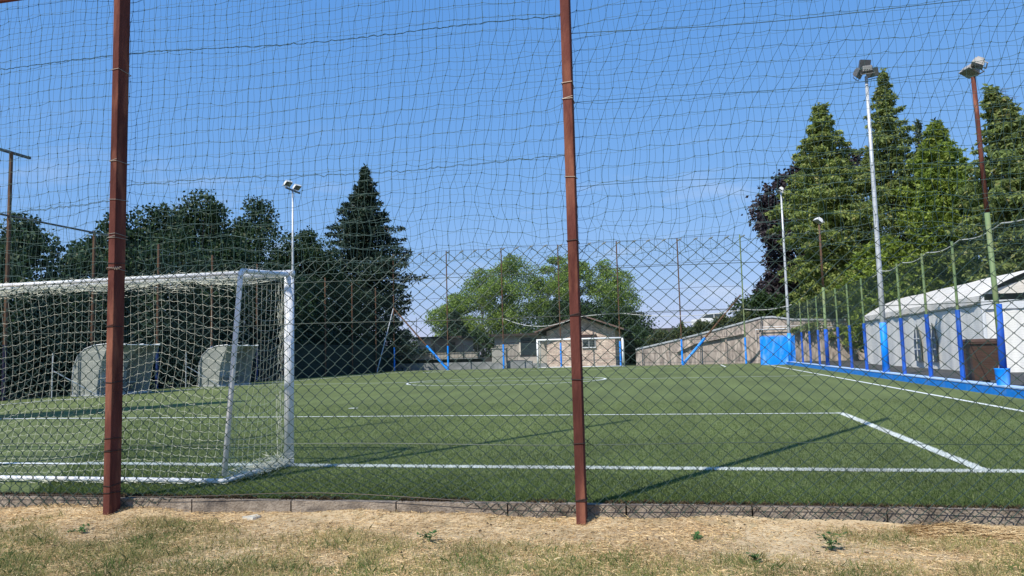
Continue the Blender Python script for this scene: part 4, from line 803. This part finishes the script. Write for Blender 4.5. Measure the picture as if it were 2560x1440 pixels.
# ---------------------------------------------------------------- marquee, bin, plant
b = thing('marquee', (10, 28.5, 0), 'long white marquee tent beyond the blue padded posts', 'tent'); O = (10, 28.5, 0)
TX0, TX1, TY0, TY1, EV, RD = 10, 16, 28.5, 45.2, 2.66, 3.75
r = np.random.default_rng(9)
def roofz(u, y): return EV+(RD-EV)*np.sin(u*pi/2)**.9
us = np.linspace(0, 1, 9); ysr = np.linspace(TY0-.1, TY1+.1, 60); G = np.zeros((9, 60, 3))
for i, u in enumerate(us):
    G[i, :, 0] = TX0-.06+(3.06)*u; G[i, :, 1] = ysr; G[i, :, 2] = roofz(u, ysr)-.05*np.abs(np.sin((ysr-TY0)*pi/5.56))*sin(pi*u)+.012*np.sin(ysr*5+u*3)
H = G.copy(); H[:, :, 0] = 2*13-G[:, :, 0]
ro = MB().grid(G).grid(H[:, ::-1]).build('roof', M['tent'], b, O, smooth=True)
yv = np.linspace(TY0-.1, TY1+.1, 240); V0 = np.stack([0*yv+TX0-.075+.02*np.sin(yv*4), yv, 0*yv+EV+.005], 1); V1 = V0.copy(); V1[:, 2] = EV-.22-.04*np.abs(np.sin((yv-TY0)*pi/2.78))+.012*np.sin(yv*11); V1[:, 0] -= .02
MB().grid(np.stack([V0, V1])).build('valance', M['tent'], ro, O, smooth=True)
yv = np.linspace(TY0, TY1, 500); zv = np.linspace(.05, EV, 8); G = np.zeros((500, 8, 3))
for j, z in enumerate(zv): G[:, j, 0] = TX0+.006*np.sin(yv*6.3+.8*np.sin(yv))+.003*np.sin(yv*17)*(z/EV)-.05*(1-z/EV)*np.sin(yv*2.26); G[:, j, 1] = yv; G[:, j, 2] = z
MB().grid(G).build('side_wall', M['tentwall'], b, O, smooth=True)
xv = np.linspace(TX0, TX1, 200); G = np.zeros((200, 8, 3)); zv = np.linspace(.05, 2.25, 8)
for j, z in enumerate(zv): G[:, j, 0] = xv; G[:, j, 1] = TY0+.015*np.sin(xv*5)+.006*np.sin(xv*21); G[:, j, 2] = z
MB().grid(G).build('end_wall', M['tentwall'], b, O, smooth=True)
MB().box(TX0, TX1, TY0-.06, TY0-.02, 2.2, 2.5).build('end_beam', M['tentp'], b, O)
MB().add([(TX0, TY0+.05, 2.72), (13, TY0+.05, 3.68), (TX1, TY0+.05, 2.72)], [(0, 1, 2)]).build('gable', M['tent'], b, O)
MB().add([(TX0, TY1, EV), (13, TY1, RD-.05), (TX1, TY1, EV)], [(0, 1, 2)]).build('gable', M['tent'], b, O); MB().quad((TX0, TY1, 0.05), (TX1, TY1, .05), (TX1, TY1, EV), (TX0, TY1, EV)).build('end_wall', M['tentwall'], b, O)
for k in range(7):
    y = TY0+k*(TY1-TY0)/6; MB().box(TX0-.01, TX0+.09, y-.05, y+.05, .0, EV).build('tent_pole', M['tentp'], b, O)
for y in (33.6, 35.65):
    pts = [(y-.44, .35), (y-.44, 1.25), (y-.30, 1.62), (y, 1.92), (y+.30, 1.62), (y+.44, 1.25), (y+.44, .35)]; k = len(pts)
    mb = MB().add([(9.90, a_, z) for a_, z in pts]+[(9.94, a_, z) for a_, z in pts], [(i, (i+1) % k, k+(i+1) % k, k+i) for i in range(k)]); mb.f.append(np.array([tuple(range(k)), tuple(range(k, 2*k))[::-1]])); wd = mb.build('window', M['tentw'], b, O)
    q = MB().box(9.88, 9.898, y-.02, y+.02, .35, 1.9); [q.box(9.88, 9.898, y-.36, y+.36, z-.02, z+.02) for z in (.85, 1.3)]; q.build('glazing_bar', M['tentp'], wd, O)
bn = thing('wheeled_bin', (7.12, 20.6, .05), 'brown wheeled rubbish bin beside the white marquee', 'bin')
MB().hexa([(-.30, -.32, .12), (.30, -.32, .12), (.30, .32, .12), (-.30, .32, .12), (-.40, -.42, 1.0), (.40, -.42, 1.0), (.40, .42, 1.0), (-.40, .42, 1.0)]).build('bin_body', M['bin'], bn)
q = MB().box(-.44, .44, -.46, .46, 1.0, 1.05); q.hexa([(-.45, -.47, 1.05), (.45, -.47, 1.05), (.45, .47, 1.05), (-.45, .47, 1.05), (-.36, -.40, 1.12), (.36, -.40, 1.12), (.36, .40, 1.12), (-.36, .40, 1.12)]); q.build('lid', M['bin'], bn)
for c_ in [x for x in col.objects if x.parent == bn]: c_.data.transform(Matrix.Diagonal((.82, .85, 1, 1)))
for x in (-.22, .22): MB().tube([(x-.05, .36, .12), (x+.05, .36, .12)], .12, 14).build('wheel', M['black'], bn)
q = MB(); [q.box(-.37+.01*i, .37-.01*i, -.345-.012*i*.9-.03, -.33-.03, .2+i*.01, .21+i*.01) for i in ()] if False else None
pl = thing('potted_plant', (7.6, 17.6, .05), 'small green potted plant behind the fence at the right edge', 'plant')
a = np.arange(14)*2*pi/14; pr = [(.11, 0), (.16, .26), (.17, .28), (.14, .28)]; q = MB().add([(rr_*cos(x), rr_*sin(x), z) for rr_, z in pr for x in a], [(i*14+j, i*14+(j+1) % 14, (i+1)*14+(j+1) % 14, (i+1)*14+j) for i in range(3) for j in range(14)]); q.build('pot', M['stone'], pl)
r = np.random.default_rng(4); C = r.normal(0, .12, (500, 3))*[1, 1, 1.2]+[0, 0, .52]; V, F = leaf_quads(C, .09, r); MB().add(V, F).build('foliage', M['weed'], pl)
